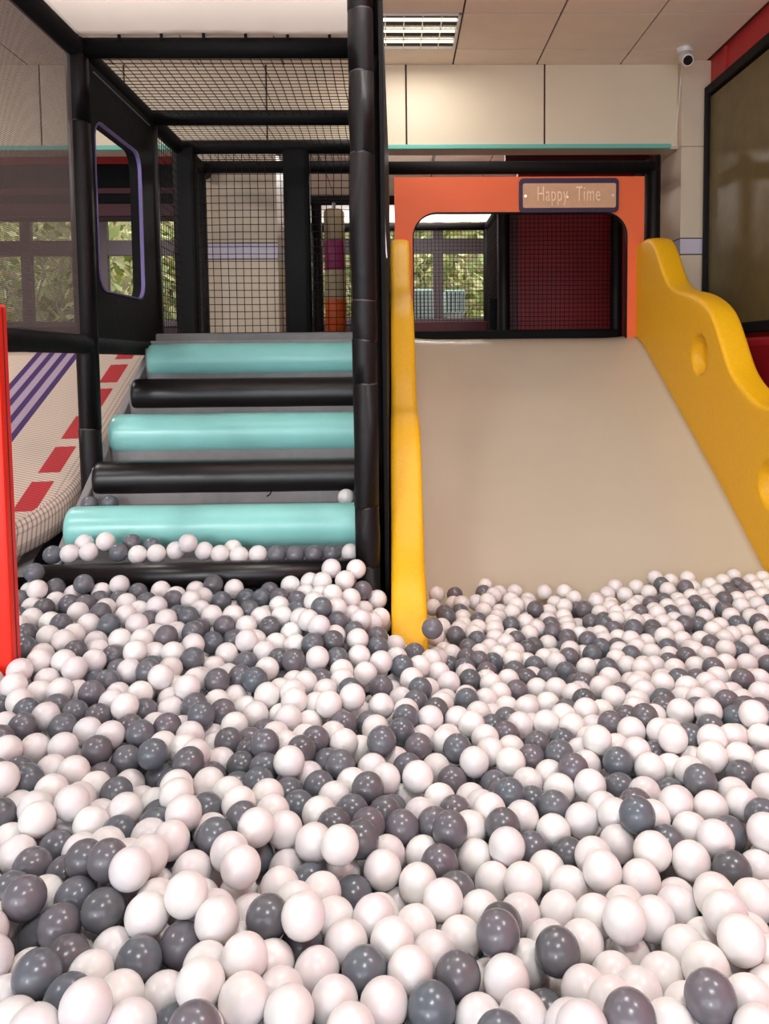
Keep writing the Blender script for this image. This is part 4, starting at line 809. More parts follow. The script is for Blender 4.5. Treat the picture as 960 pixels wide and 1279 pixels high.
-1176, 1888, 1132, 1823, 2644, 1108, -1324, 1935, 1106, -3255, 5064, 1271, -2861, 5675, 1300, 1418, 2185, 1098, -1813, 3172, 1141, 516, 1882, 1123, 2320, 4663, 1037, 3179, 5459, 888, 1020, 1922, 1106, 2439, 4250, 1084,
914, 6326, 931, 1751, 3272, 1126, 2175, 3928, 1111, -2645, 4848, 1196, -2211, 4340, 1158, 1790, 6609, 893, -2267, 3589, 1125, 901, 1485, 1178, -1758, 2824, 1133, 2339, 4103, 1138, 19, 1841, 1074, 1328, 6656, 894,
2305, 3868, 1147, 1113, 6387, 936, -130, 5426, 1206, 320, 5604, 891, 2772, 5167, 889, 1579, 2696, 1119, 1713, 2914, 1127, 1498, 6587, 861, 2177, 4329, 1076, -522, 1531, 1155, -2100, 3276, 1184, -1610, 2731, 1128,
2470, 6719, 995, -2856, 5202, 1329, -2168, 3983, 1149, 1012, 1401, 1168, -1341, 2273, 1095, -884, 1278, 1087, -2455, 4094, 1113, 3173, 6451, 943, 809, 6686, 967, 2826, 4837, 954, -928, 5686, 1327, 2925, 5876, 915,
-2739, 4322, 1135, 1893, 3310, 1142, -2894, 4899, 1232, 2730, 5012, 924, 489, 6844, 929, 1949, 6735, 936, 3045, 5649, 934, 2111, 3714, 1102, -2617, 4196, 1130, 2528, 4068, 1144, -1196, 1690, 1071, 1705, 2456, 1077,
-2379, 4662, 1183, 2033, 6625, 899, 2314, 6877, 978, 3074, 5989, 942, 2861, 4562, 1055, 927, 1269, 1171, 635, 1252, 1173, -2288, 3726, 1157, -3333, 5427, 1392, 2249, 4441, 1044, 1104, 5578, 841, 1375, 6500, 916,
-3197, 5324, 1349, 2526, 4521, 1054, -154, 5635, 1270, -1457, 5699, 1338, -3358, 5194, 1320, 762, 1670, 1170, -1500, 2643, 1129, -2486, 3718, 1096, -878, 2029, 1090, 425, 1597, 1169, 1897, 3656, 1174, 1446, 2628, 1165,
2313, 6710, 979, 1569, 2964, 1095, 1659, 6571, 932, 1017, 6867, 938, 2289, 4244, 1075, 1547, 2495, 1083, 1502, 6711, 920, -3415, 5711, 1342, 640, 1595, 1163, -2162, 3487, 1167, 1389, 2011, 1126, 1184, 6233, 892,
3018, 4829, 1015, 1322, 1878, 1105, 2425, 6959, 984, 2846, 5293, 918, 2195, 4811, 972, 2590, 4690, 969, 2575, 5094, 925, 265, 4511, 1009, 1757, 3441, 1116, 734, 6811, 952, -1633, 2892, 1131, 2682, 5525, 862,
1718, 2736, 1099, 1932, 2936, 1108, 1630, 5186, 923, 3219, 5685, 938, 2930, 4720, 965, 2754, 4664, 980, 3215, 6326, 986, -1078, 1617, 1102, 789, 6254, 916, 1049, 1761, 1117, -644, 1442, 1090, 2186, 5161, 915,
-2511, 3901, 1150, 1072, 6574, 911, -1505, 2234, 1109, -3469, 5556, 1336, 190, 1637, 1083, -1760, 2677, 1081, 1605, 2829, 1151, 2871, 5758, 870, 1604, 2363, 1117, -373, 5704, 1396, 2168, 3533, 1117, -178, 5279, 1220,
-2508, 4279, 1158, 2900, 6041, 880, 1817, 6809, 924, -2016, 3385, 1186, -2726, 4998, 1250, 969, 6458, 946, 2596, 7014, 992, -3409, 5314, 1362, -105, 1965, 1126, 519, 6497, 957, 767, 6962, 968, 2344, 5173, 913,
-1872, 2914, 1156, -1596, 2334, 1125, -1003, 1876, 1151, 2174, 4168, 1138, 2263, 3742, 1107, -2814, 5521, 1343, 710, 4183, 1005, -1576, 5617, 1326, 3213, 6592, 956, -2824, 4584, 1176, 172, 4691, 1003, 755, 4527, 959,
3178, 5306, 902, -3150, 4929, 1230, 2037, 4726, 1008, 835, 1951, 1106, -2973, 4492, 1136, 361, 1992, 1073, -637, 5696, 1388, -3634, 5578, 1330, 2063, 3047, 1088, 1450, 6858, 934, -2034, 3732, 1139, -952, 1390, 1156,
1349, 5271, 871, -3135, 5134, 1283, 1838, 2835, 1134, -1892, 2771, 1110, 737, 6523, 967, 1341, 2536, 1158, -2166, 4492, 1160, 1447, 4845, 952, 1895, 4407, 1061, 606, 2011, 1096, 2750, 4152, 1081, 2308, 7036, 995,
-2776, 4179, 1073, -2580, 4591, 1170, 2392, 4528, 1013, -1083, 1434, 1104, 1552, 2228, 1091, 1913, 6919, 954, -2932, 4775, 1168, 1475, 5982, 851, -823, 1741, 1015, 1885, 3653, 1025, 593, 1554, 1039, 1173, 3097, 1004,
66, 2243, 996, -522, 1713, 1018, -1521, 3484, 1023, 255, 2283, 970, 1974, 4476, 961, 472, 3189, 949, -58, 4004, 982, 1628, 5665, 788, 2275, 3423, 1054, 1388, 3164, 1017, -351, 2084, 1035, -492, 2134, 1046,
738, 1744, 1046, -366, 1678, 1002, -2203, 5413, 1193, -1127, 2199, 1008, 2990, 5429, 811, -164, 3036, 1003, 1971, 5647, 787, -1909, 3319, 1045, 2674, 6027, 827, 1080, 2047, 1052, 805, 1546, 1041, 368, 6053, 850,
1072, 4776, 856, -1720, 2514, 980, -32, 1252, 1038, 488, 5048, 837, 1456, 6361, 795, -202, 2114, 989, -1126, 3929, 1024, -125, 5293, 1086, 692, 1890, 1038, 1049, 5347, 771, 369, 4060, 957, 308, 3761, 945,
-176, 1618, 997, -1132, 5332, 1215, -696, 3221, 1053, 879, 3150, 983, -2370, 4919, 1169, -2409, 3876, 1045, 2920, 5649, 774, 354, 2746, 960, -1775, 5577, 1239, -2882, 5326, 1222, 826, 3519, 959, -2033, 3238, 1059,
3004, 5942, 801, -539, 4299, 1010, -1095, 2967, 1003, 849, 2818, 1014, 1905, 4842, 894, -810, 2555, 1050, -1320, 4717, 1117, 1417, 5000, 863, -574, 2290, 1030, 755, 3758, 958, -361, 3035, 1014, 440, 3837, 948,
481, 3337, 932, -951, 1430, 1020, 279, 4958, 900, 214, 1891, 1005, -173, 3359, 1005, 308, 2135, 994, -117, 3618, 980, -2354, 4057, 1024, 941, 3286, 984, -229, 4373, 1013, 1207, 2197, 1045, -550, 5366, 1250,
-1439, 4067, 1027, 274, 1346, 1031, -75, 2524, 973, 259, 3049, 940, 343, 4332, 958, 757, 3276, 991, 636, 5098, 809, 17, 1550, 1010, 2290, 5643, 785, -2267, 5719, 1174, 2104, 5719, 797, 2497, 5173, 842,
718, 2121, 1031, 2825, 5940, 791, -945, 5245, 1172, 306, 6248, 826, -379, 1915, 1016, 856, 4588, 868, 2372, 4666, 896, 522, 2722, 966, 525, 1767, 1021, 2181, 5275, 825, -2338, 5260, 1191, -865, 5651, 1207,
924, 1801, 1036, 775, 5634, 779, -27, 2063, 1035, 1875, 3794, 1049, -1782, 4050, 1062, -1440, 3789, 1028, 2436, 4085, 1017, 2540, 6148, 824, 2178, 3264, 1033, 1413, 2935, 1047, 786, 4268, 912, -1059, 1850, 998,
1533, 3131, 1026, -2368, 4797, 1105, -1264, 3135, 1004, -2061, 3516, 1073, 2595, 4103, 1007, 828, 5450, 787, -1445, 4377, 1064, 369, 4772, 870, -2573, 5649, 1233, 2395, 5270, 807, -51, 4653, 1007, 16, 5010, 1002,
953, 1648, 1052, -349, 1462, 1008, -1615, 5344, 1217, 2564, 5456, 826, 708, 3112, 964, -742, 4481, 1032, 2978, 6158, 812, -89, 1408, 994, 1173, 6017, 770, 127, 2410, 966, -1173, 5479, 1209, 2224, 4113, 998,
-2432, 5671, 1182, -2186, 4969, 1147, -2236, 4134, 1032, 113, 1347, 1017, -2576, 5053, 1138, 539, 5577, 787, 425, 1397, 1036, 2787, 5596, 766, 2211, 5004, 860, -2710, 5470, 1202, 672, 2585, 971, 1474, 4484, 950,
1408, 2620, 1024, 1080, 4450, 915, 165, 5235, 902, 1501, 3929, 1025, 230, 4829, 892, -1512, 2709, 994, 2037, 4370, 1048, -556, 3647, 1052, -581, 3119, 1016, -1403, 2535, 997, 2299, 3994, 1065, -3089, 5528, 1238,
47, 4532, 968, -2045, 4073, 1078, -721, 2005, 1015, 2007, 5833, 790, -2403, 4383, 1072, 1467, 2324, 1013, 2983, 6380, 828, 434, 1590, 1024, -334, 1267, 990, 1144, 2843, 1024, -2605, 3939, 1045, 654, 3478, 936,
1599, 5042, 852, -614, 4787, 1096, 1276, 3856, 996, -776, 1385, 1004, -2731, 5645, 1252, -2170, 5248, 1196, -1863, 5237, 1216, -216, 3522, 994, 3191, 5002, 851, -433, 5529, 1313, 1599, 5338, 798, -1207, 2778, 995,
1299, 2016, 1005, -589, 1595, 1029, 186, 2850, 966, 501, 5759, 818, 1727, 4430, 975, -3177, 5421, 1249, -1324, 5659, 1250, 1208, 2524, 1013, 765, 5329, 797, 505, 5235, 813, -883, 4176, 995, -1339, 2739, 988,
-1662, 2771, 1001, -1814, 5051, 1188, -552, 4437, 1028, 1322, 4567, 914, -168, 2262, 1001, 2743, 6446, 841, -1843, 3549, 1065, -892, 2292, 1010, 3229, 6223, 852, -3042, 5025, 1177, 1017, 5926, 767, 942, 6079, 784,
970, 3031, 1006, 2317, 4881, 914, 1960, 5291, 840, -1766, 4252, 1086, -1401, 3386, 1009, 1684, 2987, 1007, -141, 4862, 1056, 1068, 3937, 968, 512, 3653, 936, 1295, 4708, 888, -1209, 4827, 1118, 1027, 6257, 803,
1368, 5909, 760, 787, 6141, 830, 226, 3185, 939, -265, 4912, 1096, 363, 5874, 828, -1475, 5584, 1227, 723, 6319, 810, 690, 6495, 830, 3134, 5586, 800, -641, 1242, 1063, -1833, 3834, 1063, -814, 4698, 1089,
1221, 4985, 823, 2709, 5861, 780, -2747, 4377, 1007, 848, 4808, 839, -2581, 4338, 1042, 270, 2416, 1008, 3104, 6608, 843, 1664, 4748, 902, 2258, 6130, 830, 922, 5605, 769, 924, 4453, 919, 1864, 3933, 1036,
136, 1734, 1003, -1902, 4341, 1075, 637, 4778, 855, -1963, 4557, 1130, -696, 1796, 1021, 1831, 5200, 842, 1403, 5407, 783, 708, 2892, 961, -1468, 4520, 1103, -248, 5525, 1228, 2800, 4924, 834, -1494, 3924, 1037,
1828, 2776, 1010, 1534, 4629, 920, -210, 4724, 1054, 2891, 5333, 785, 552, 2156, 995, -127, 4999, 1068, -2534, 4200, 996, 2667, 6298, 856, -2126, 5562, 1193, -1344, 3962, 1010, -1912, 5447, 1205, -615, 3328, 1017,
-1368, 5347, 1206, 1029, 4986, 841, 974, 1459, 1037, 353, 2542, 965, 1866, 5998, 797, 262, 3319, 945, 381, 6438, 831, 43, 4123, 968, -811, 5291, 1194, 482, 2026, 1000, -1532, 3265, 1015, -2478, 5514, 1189,
-1749, 3135, 1026, -2509, 4740, 1095, 649, 5904, 805, 1505, 3653, 1026, 1513, 5513, 793, 1207, 1817, 1018, 148, 5060, 951, -193, 2639, 983, 1125, 3549, 988, 1389, 3444, 1025, 84, 3174, 954, -2341, 5521, 1197,
-1189, 5154, 1194, -633, 3765, 1006, 2018, 4978, 911, -1902, 5607, 1199, 1675, 4000, 1040, -221, 1957, 998, 890, 2129, 1014, -870, 1548, 1005, -494, 4857, 1118, -2930, 4661, 1064, 1282, 5787, 767, -409, 2237, 1006,
-584, 3950, 1000, -2260, 3922, 1036, -1224, 1986, 979, -215, 2412, 993, -1102, 4146, 996, 948, 5084, 792, 908, 5301, 777, 1125, 3803, 993, 2166, 5547, 807, 1896, 6186, 792, 1375, 6202, 784, -1892, 4150, 1075,
560, 6387, 825, -754, 5143, 1181, 1153, 5126, 798, 1674, 3385, 1021, 1201, 4086, 971, 696, 2734, 979, 550, 3936, 928, 329, 5321, 859, 1591, 2844, 1016, 1826, 3188, 1011, -2417, 4603, 1063, 1836, 5813, 797,
1824, 4535, 957, 696, 3969, 957, -1317, 2401, 983, -1643, 4931, 1181, 2459, 5633, 780, 461, 2910, 949, 1793, 5549, 841, 131, 2095, 993, -2281, 4287, 1036, 901, 3925, 948, 1983, 4613, 939, 212, 4299, 936,
-18, 4307, 976, 431, 4197, 919, -2090, 3374, 1056, 2070, 3949, 1022, 2861, 4452, 934, -1148, 4447, 1042, 326, 5087, 842, -802, 4058, 990, -2190, 3746, 1049, 2649, 5176, 811, -988, 2088, 1010, -2003, 4784, 1163,
-2755, 4942, 1120, -2793, 5199, 1175, 2131, 4509, 956, 2708, 4333, 967, 308, 5727, 808, -28, 3859, 994, -423, 3990, 1002, 2501, 4605, 906, 1447, 4338, 966, -1622, 3852, 1052, 1231, 5586, 753, -27, 4798, 992,
1870, 3401, 1044, -467, 3779, 1012, 521, 4589, 874, -528, 5103, 1212, -2436, 5094, 1160, -1530, 3682, 1036, -2904, 5537, 1229, -1879, 2916, 1015, 698, 4938, 829, -1063, 5090, 1156, -1917, 3693, 1058, -657, 2401, 1014,
1222, 4831, 847, -801, 3759, 995, -1663, 4341, 1066, -2480, 4003, 1000, 2255, 6317, 820, 1984, 3232, 1011, 1471, 5641, 783, 2253, 5902, 813, -2305, 3475, 1055, 2060, 3568, 1033, -1080, 1525, 991, -844, 2158, 1037,
-1571, 4107, 1048, 1959, 5502, 805, -1594, 2340, 982, -1499, 5058, 1181, 1559, 3282, 1023, 162, 3483, 973, -472, 5717, 1283, -2528, 5199, 1173, 912, 5779, 770, 1774, 4983, 862, -1589, 5494, 1225, 353, 5489, 802,
-1761, 3309, 1067, 1249, 5444, 769, 1019, 5481, 774, -470, 1527, 1016, 2996, 5764, 790, 1471, 6086, 762, -38, 3115, 968, -1096, 3786, 992, -1649, 5719, 1214, -1356, 5180, 1190, -251, 3161, 993, -2177, 4832, 1139,
-400, 4246, 1006, -2944, 5126, 1191, -623, 3509, 1007, 614, 3221, 955, 2428, 3642, 1009, -486, 1326, 1008, 1050, 5679, 753, -389, 2631, 1014, 602, 1343, 1041, -2626, 5298, 1181, 2113, 4211, 1021, 180, 4150, 950,
-231, 5134, 1126, 1198, 4368, 929, 2469, 5805, 800, 2315, 5475, 797, -2087, 4296, 1056, -3069, 4713, 1105, 1121, 1695, 1017, 1005, 4235, 931, 1076, 6117, 774, 2948, 6593, 843, -1976, 3871, 1049, -121, 5551, 1118,
-2759, 4532, 1046, 2099, 6200, 809, -3219, 5238, 1241, 1998, 5116, 861, 1363, 2486, 1018, 1826, 4295, 999, 1026, 3684, 973, -641, 2565, 1018, -926, 4542, 1043, -1036, 3103, 1008, -289, 3762, 993, -35, 2366, 1009,
1547, 6227, 768, -1347, 4581, 1079, 686, 5477, 794, -1776, 3674, 1045, 1374, 5135, 823, 3134, 5884, 801, -1595, 4801, 1146, 2027, 3405, 1011, 1695, 5875, 778, 2601, 5605, 789, -1070, 1715, 1004, 2357, 6651, 864,
-998, 3656, 998, 2274, 4549, 938, 965, 1316, 1046, 886, 2532, 1002, 379, 1762, 1031, 855, 2684, 985, -1540, 2536, 977, 1811, 4713, 942, 2817, 6302, 816, 2558, 5306, 797, 1028, 3154, 995, -1334, 4864, 1187,
220, 1482, 1010, 1747, 6166, 800, -1257, 3857, 1011, 2134, 6480, 818, -1304, 2922, 999, 1306, 2332, 1009, 2621, 5758, 774, 2001, 6405, 803, 631, 5706, 798, -1811, 4705, 1130, 840, 6579, 844, 1560, 4156, 1002,
1043, 6450, 826, 926, 4092, 934, -276, 1808, 1002, -3296, 5501, 1265, 2165, 4693, 908, -3551, 5434, 1259, -1954, 5036, 1182, 50, 5228, 1006, 2850, 4599, 898, 2934, 5029, 819, -939, 1924, 1006, -300, 4534, 1046,
2496, 6340, 822, 46, 3641, 968, 3106, 4839, 880, 107, 4922, 941, 2412, 6018, 799, -1609, 2988, 1007, 1809, 2926, 1011, 2597, 3952, 1023, 411, 4482, 909, -335, 3273, 1001, 2479, 4764, 875, -1260, 1809, 1039,
3067, 5070, 862, 2090, 4847, 894, 2369, 5039, 838, 620, 4287, 913, -595, 4989, 1151, -2294, 5130, 1163, -3714, 5719, 1322, -721, 5703, 1227, -1323, 4242, 1024, 565, 5366, 827, 2701, 6561, 900, -1062, 2730, 996,
1552, 5813, 780, -1658, 5080, 1189, 2327, 3830, 1016, 1527, 5181, 815, -2070, 5704, 1208, -1159, 3266, 1000, 306, 1637, 1008, 1825, 5362, 819, -2259, 4425, 1057, 1560, 4897, 867, 957, 3559, 977, -206, 3996, 992,
2297, 6483, 822, -702, 4293, 1018, -911, 4865, 1116, -2037, 5174, 1206, 787, 5193, 790, -914, 5409, 1241, 3132, 6019, 822, 1231, 6323, 802, -986, 4280, 1001, 1221, 5312, 804, 845, 1385, 1052, -2498, 5355, 1178,
-1482, 4235, 1060, 2386, 6181, 830, 875, 4958, 812, -2057, 5353, 1200, 3203, 5193, 822, 1085, 1545, 1032, -751, 5531, 1220, -1171, 5660, 1210, -880, 2671, 1012, 518, 5994, 805, -189, 4240, 995, 577, 6235, 819,
-625, 5228, 1189, 1963, 4191, 1007, 2534, 4464, 930, -3393, 5396, 1252, 179, 2684, 955, 393, 2291, 940, 2127, 3787, 927, 1460, 5773, 675, 11, 3303, 866, 1184, 2316, 933, 1145, 2026, 932, -844, 3883, 938,
1192, 4630, 831, 2, 2674, 880, -540, 2450, 938, 1459, 3338, 918, 181, 2009, 886, 1726, 3623, 963, -1732, 4628, 1026, 164, 4991, 807, 1662, 4264, 967, 1307, 3533, 931, 1898, 5042, 804, 1457, 2862, 925,
-33, 2261, 891, -948, 4700, 1031, 577, 4450, 843, -2605, 4583, 1001, -664, 1443, 903, -1691, 5203, 1109, 482, 3537, 835, -1552, 2883, 903, 291, 4440, 828, 615, 4065, 861, 640, 5243, 765, 2362, 4192, 885,
2469, 3865, 944, -1623, 3416, 957, 1020, 1943, 940, 744, 2281, 982, 1095, 2575, 916, -3263, 5313, 1134, -989, 3291, 907, 1611, 3549, 927, -1253, 4417, 962, -822, 2438, 915, -2097, 4719, 1031, -559, 4122, 904,
1836, 3522, 943, -502, 2822, 931, -1956, 4005, 983, 2503, 4224, 920, -1098, 4601, 999, -193, 2873, 889, -375, 4845, 1035, 2394, 5150, 720, 2227, 3952, 934, -1408, 3649, 948, 1053, 2894, 918, 1675, 3247, 929,
-1005, 2413, 936, 1343, 4890, 749, -1323, 2096, 945, -3683, 5667, 1199, 507, 3067, 871, 1481, 3819, 925, -688, 3383, 913, 1355, 4172, 931, 1670, 2636, 912, -371, 3136, 900, 2779, 5064, 769, 1765, 3828, 975,
789, 2422, 901, 1582, 5948, 750, -1554, 4668, 1067, 1204, 2696, 950, -555, 5579, 1191, -122, 1974, 892, 821, 4702, 755, 925, 2350, 958, -2135, 3266, 960, 2110, 5392, 801, -766, 3616, 969, 1668, 5521, 708,
-130, 2730, 888, -1036, 3483, 936, 602, 3346, 855, -473, 4537, 978, 2180, 4388, 882, -537, 2678, 931, 543, 4934, 747, -585, 2044, 916, -743, 2700, 945, 810, 1873, 974, -708, 1689, 931, -970, 4977, 1033,
906, 4202, 833, -1639, 3665, 939, 1050, 5175, 701, 1090, 2186, 932, 135, 3831, 876, 717, 1333, 952, -1025, 5580, 1127, -2865, 4815, 1007, -1143, 2544, 931, 1583, 4448, 876, 790, 3631, 881, -1272, 3340, 969,
-3467, 5647, 1180, -203, 1431, 922, -821, 3486, 939, -360, 2479, 919, -1631, 4246, 956, -1522, 3099, 924, 2657, 4834, 801, 93, 1814, 899, 124, 4687, 851, 1717, 4611, 914, -1748, 5407, 1172, 1429, 4572, 825,
2349, 5731, 687, -737, 4176, 935, 2651, 5470, 719, 2132, 3408, 915, 2785, 4770, 806, 2401, 4497, 828, -631, 4558, 973, -1880, 3178, 973, -2164, 3461, 951, 1319, 2966, 954, -993, 1609, 900, 2573, 4671, 796,
-970, 1318, 924, 192, 1629, 933, -460, 3287, 927, -1373, 4998, 1078, 1355, 5493, 673, -2140, 3902, 958, 603, 2278, 904, 3010, 5246, 702, 345, 2958, 886, 74, 2535, 869, -2086, 3633, 1001, 387, 4926, 818,
-335, 2325, 929, -354, 2869, 916, 295, 2447, 876, 1319, 3309, 989, 382, 4634, 801, 964, 2719, 910, 698, 1795, 925, 42, 1430, 916, -940, 1747, 932, -1370, 2281, 936, 786, 2998, 922, 2690, 4417, 833,
-645, 2250, 918, 153, 2981, 858, 1451, 5300, 688, 1093, 4889, 768, -3163, 5660, 1171, 3119, 6336, 814, 644, 2813, 862, -1814, 2802, 937, 1704, 5252, 782, -1737, 4159, 980, -3307, 5664, 1227, 715, 2003, 940,
-844, 5043, 1092, -2407, 4923, 1033, 1066, 3242, 894, -1023, 4050, 897, 1331, 4408, 913, 416, 1926, 931, 393, 3439, 876, 2242, 4831, 777, 681, 1601, 945, -593, 1861, 955, 420, 1243, 986, 1958, 3037, 940,
-1999, 4469, 1031, 1627, 3863, 934, 1163, 4183, 872, 2000, 4081, 914, 598, 3852, 831, -562, 2983, 925, -2081, 5048, 1078, 1039, 3505, 877, 750, 4500, 786, -1233, 3740, 900, -454, 2008, 933, -135, 3203, 927,
1520, 2731, 977, 2098, 5933, 778, -343, 4358, 931, 1272, 5165, 716, -317, 5249, 1096, 143, 4508, 873, 2462, 4908, 801, 3200, 5430, 718, -2943, 4979, 1069, -53, 3545, 878, -1367, 3079, 911, 1761, 4114, 981,
-406, 3418, 959, 566, 1849, 917, 2002, 3707, 948, -1466, 4878, 1060, -2772, 4697, 965, -1131, 4948, 1118, -1345, 1897, 891, 1520, 4740, 836, 278, 3992, 868, 777, 3833, 840, -1921, 4799, 1051, 170, 1255, 930,
861, 3387, 862, 419, 6172, 763, 154, 3604, 863, -1875, 3772, 947, 47, 4400, 885, -2691, 4258, 956, -2917, 4512, 948, -2317, 3760, 980, 2681, 4167, 924, 311, 3573, 896, -42, 1759, 914, -858, 3138, 906,
-106, 3736, 903, 2920, 5491, 686, -1220, 2992, 914, 1393, 4038, 952, 1008, 1778, 931, 475, 2588, 885, 2799, 5728, 699, 350, 3175, 863, 1380, 2738, 924, -667, 1260, 927, 2300, 5377, 703, -2706, 5687, 1123,
-1834, 4929, 1098, 16, 2908, 910, 244, 4209, 839, 2604, 4956, 753, -754, 4390, 929, 421, 4363, 831, 1221, 3656, 917, 443, 6315, 805, -1730, 3024, 936, 545, 3217, 834, 2254, 4607, 817, 24, 1929, 963,
-1111, 2288, 903, 2779, 5371, 684, -2111, 4574, 1016, -1341, 5526, 1130, -1278, 2667, 888, -1132, 4314, 958, 809, 5845, 689, -646, 2847, 945, -136, 2359, 885, -709, 3847, 895, 761, 5996, 734, 1050, 2446, 946,
1440, 3577, 933, 692, 1467, 967, 616, 6109, 762, -2838, 5650, 1162, -1715, 4811, 1079, 2315, 3571, 918, -6, 2119, 899, 3035, 4898, 749, -447, 1417, 897, -388, 5094, 1141, 2064, 5001, 763, -1683, 4018, 946,
1639, 2438, 947, -2706, 4480, 925, 1770, 4812, 824, -3105, 5327, 1162, -1631, 4493, 1068, -837, 2820, 957, -3058, 4884, 1076, -889, 4351, 929, 1044, 3832, 878, -1988, 5268, 1120, 1470, 2085, 979, -2404, 5364, 1078,
-1251, 4106, 910, -1967, 3000, 939, 1986, 4709, 815, -1942, 3467, 962, -1063, 2060, 898, 795, 3985, 857, 2203, 5087, 751, 2099, 4271, 889, 1811, 5685, 738, -799, 5414, 1116, 1964, 3568, 932, 2932, 6047, 733,
506, 1513, 929, 1181, 5857, 663, 56, 4812, 858, 458, 2183, 888, -817, 2037, 921, 280, 2831, 863, -114, 5175, 999, 1285, 2183, 933, -133, 4095, 896, -195, 4475, 925, -1778, 4456, 1027, 1366, 3728, 969,
-660, 4006, 898, -1421, 3495, 930, -526, 3833, 901, 1507, 2482, 923, 1180, 2949, 942, 2789, 6153, 769, 746, 3287, 856, -1833, 5159, 1100, -708, 4945, 1084, 2573, 5885, 725, -460, 1799, 908, 439, 5402, 702,
-1817, 3922, 948, 2199, 3651, 973, -1435, 5666, 1113, -2657, 5177, 1098, -2598, 5427, 1105, 356, 1451, 928, 296, 1792, 908, 2983, 4774, 778, 1005, 4585, 800, 642, 3641, 863, -2166, 5639, 1082, -126, 5440, 1013,
636, 2431, 902, -3104, 5164, 1103, -161, 1260, 931, 2687, 4630, 862, -917, 3720, 905, 266, 5171, 749, -169, 1841, 905, 2387, 4352, 878, 229, 2138, 877, -1817, 3409, 956, 368, 5622, 699, 3209, 5736, 766,
-1644, 3183, 956, 118, 3996, 901, -305, 2733, 926, -589, 4910, 1022, -1540, 2436, 882, -307, 3621, 960, 903, 3786, 894, -1604, 5582, 1115, 1259, 3185, 928, -739, 4703, 973, -2347, 4702, 998, -1432, 4180, 931,
-2471, 4370, 954, -335, 5671, 1206, -755, 4836, 1013, -988, 2879, 931, -1233, 4608, 975, -391, 4090, 904, 2422, 5452, 712, -667, 5378, 1149, 1159, 5375, 686, -2539, 4930, 1072, -825, 3321, 907, 1806, 3039, 912,
1553, 2997, 922, 1050, 4337, 826, 2678, 5268, 703, -1182, 3518, 907, 633, 2987, 895, -404, 4660, 995, -1605, 2682, 898, 1727, 5105, 772, 699, 4821, 740, 423, 5836, 708, -1756, 3548, 952, -2352, 3944, 933,
-502, 3637, 912, -553, 1551, 903, 1564, 2320, 909, -2843, 5437, 1134, -287, 3358, 902, -2629, 4741, 1007, -444, 5226, 1205, -945, 5392, 1094, -2391, 4167, 927, 2008, 3861, 922, -2240, 5516, 1092, -447, 5452, 1186,
648, 4682, 755, -3011, 5662, 1201, 758, 5022, 734, -2262, 3586, 959, 485, 1683, 922, -1257, 1771, 889, -2558, 5663, 1086, 206, 2534, 942, -2452, 3747, 932, 1071, 4047, 882, -2655, 4138, 898, -1877, 4631, 1035,
-1062, 5719, 1105, 872, 6283, 783, 375, 5278, 712, -1363, 2859, 894, -318, 3907, 906, 572, 5782, 694, 1086, 3074, 897, -1993, 5512, 1112, 2061, 5223, 752, -2028, 4188, 987, 1689, 5754, 673, 787, 2617, 887,
-1274, 5266, 1114, -819, 1831, 912, 421, 3976, 834, 2379, 4002, 908, 1908, 5889, 709, 680, 5575, 692, 1090, 3402, 951, 3060, 5675, 688, 288, 6071, 735, -3403, 5523, 1173, -1509, 5263, 1130, -2980, 5377, 1126,
1488, 4926, 753, 873, 1993, 936, -1465, 2960, 976, 605, 1244, 946, 2355, 5898, 715, 2176, 5806, 709, 1820, 5459, 720, -3222, 4925, 1110, 328, 2632, 866, 1981, 6085, 755, 140, 2307, 870, -982, 2217, 912,
-1074, 4747, 1047, 1091, 5520, 655, -2860, 5097, 1075, -186, 2503, 887, -2035, 4909, 1072, 2550, 5161, 707, 1555, 5591, 675, 128, 3354, 935, 2086, 5561, 695, -812, 1240, 919, 1691, 3135, 1005, -741, 2969, 934,
11, 1253, 902, -1274, 5091, 1075, -2510, 4503, 943, -1176, 1884, 885, -2396, 5216, 1070, -295, 1539, 894, -1141, 2858, 900, 2840, 5219, 692, -307, 5389, 1157, -883, 5515, 1150, 875, 1259, 957, -1144, 3979, 897,
959, 4714, 785, 1791, 3357, 938, 1541, 3431, 979, 412, 3711, 855, 849, 1714, 963, -1424, 3242, 909, -1082, 5243, 1079, 2223, 6006, 726, -264, 1707, 900, 3117, 6145, 766, -679, 5124, 1062, -2706, 4868, 1006,
-1462, 5453, 1173, 3234, 5990, 731, 729, 4381, 853, 1379, 4739, 781, -942, 3020, 919, 500, 4810, 842, 913, 2948, 889, -441, 1245, 907, 1818, 4411, 872, 1877, 5249, 722, -2076, 3782, 975, 1691, 5386, 695,
-2110, 4045, 943, 747, 4130, 836, -844, 4501, 943, 2825, 4322, 883, -513, 2206, 919, 2977, 4629, 852, -533, 5100, 1070, -707, 3152, 925, 31, 5122, 920, 1113, 5014, 719, -957, 2583, 939, -2744, 5319, 1099,
-1745, 5656, 1132, -2910, 5257, 1099, -977, 4466, 932, 801, 3142, 862, 1606, 3715, 953, 1342, 1899, 911, -78, 1567, 893, 3059, 5102, 727, -1400, 4475, 981, -140, 3432, 884, 275, 4656, 888, -1432, 4690, 1009,
637, 5380, 687, -127, 3916, 892, 1265, 3969, 907, 414, 2810, 847, 1195, 5718, 679, 848, 5700, 675, 1707, 2827, 909, 1674, 4967, 765, -1124, 5408, 1103, 2515, 4035, 918, -1454, 2075, 898, 1235, 1707, 927,
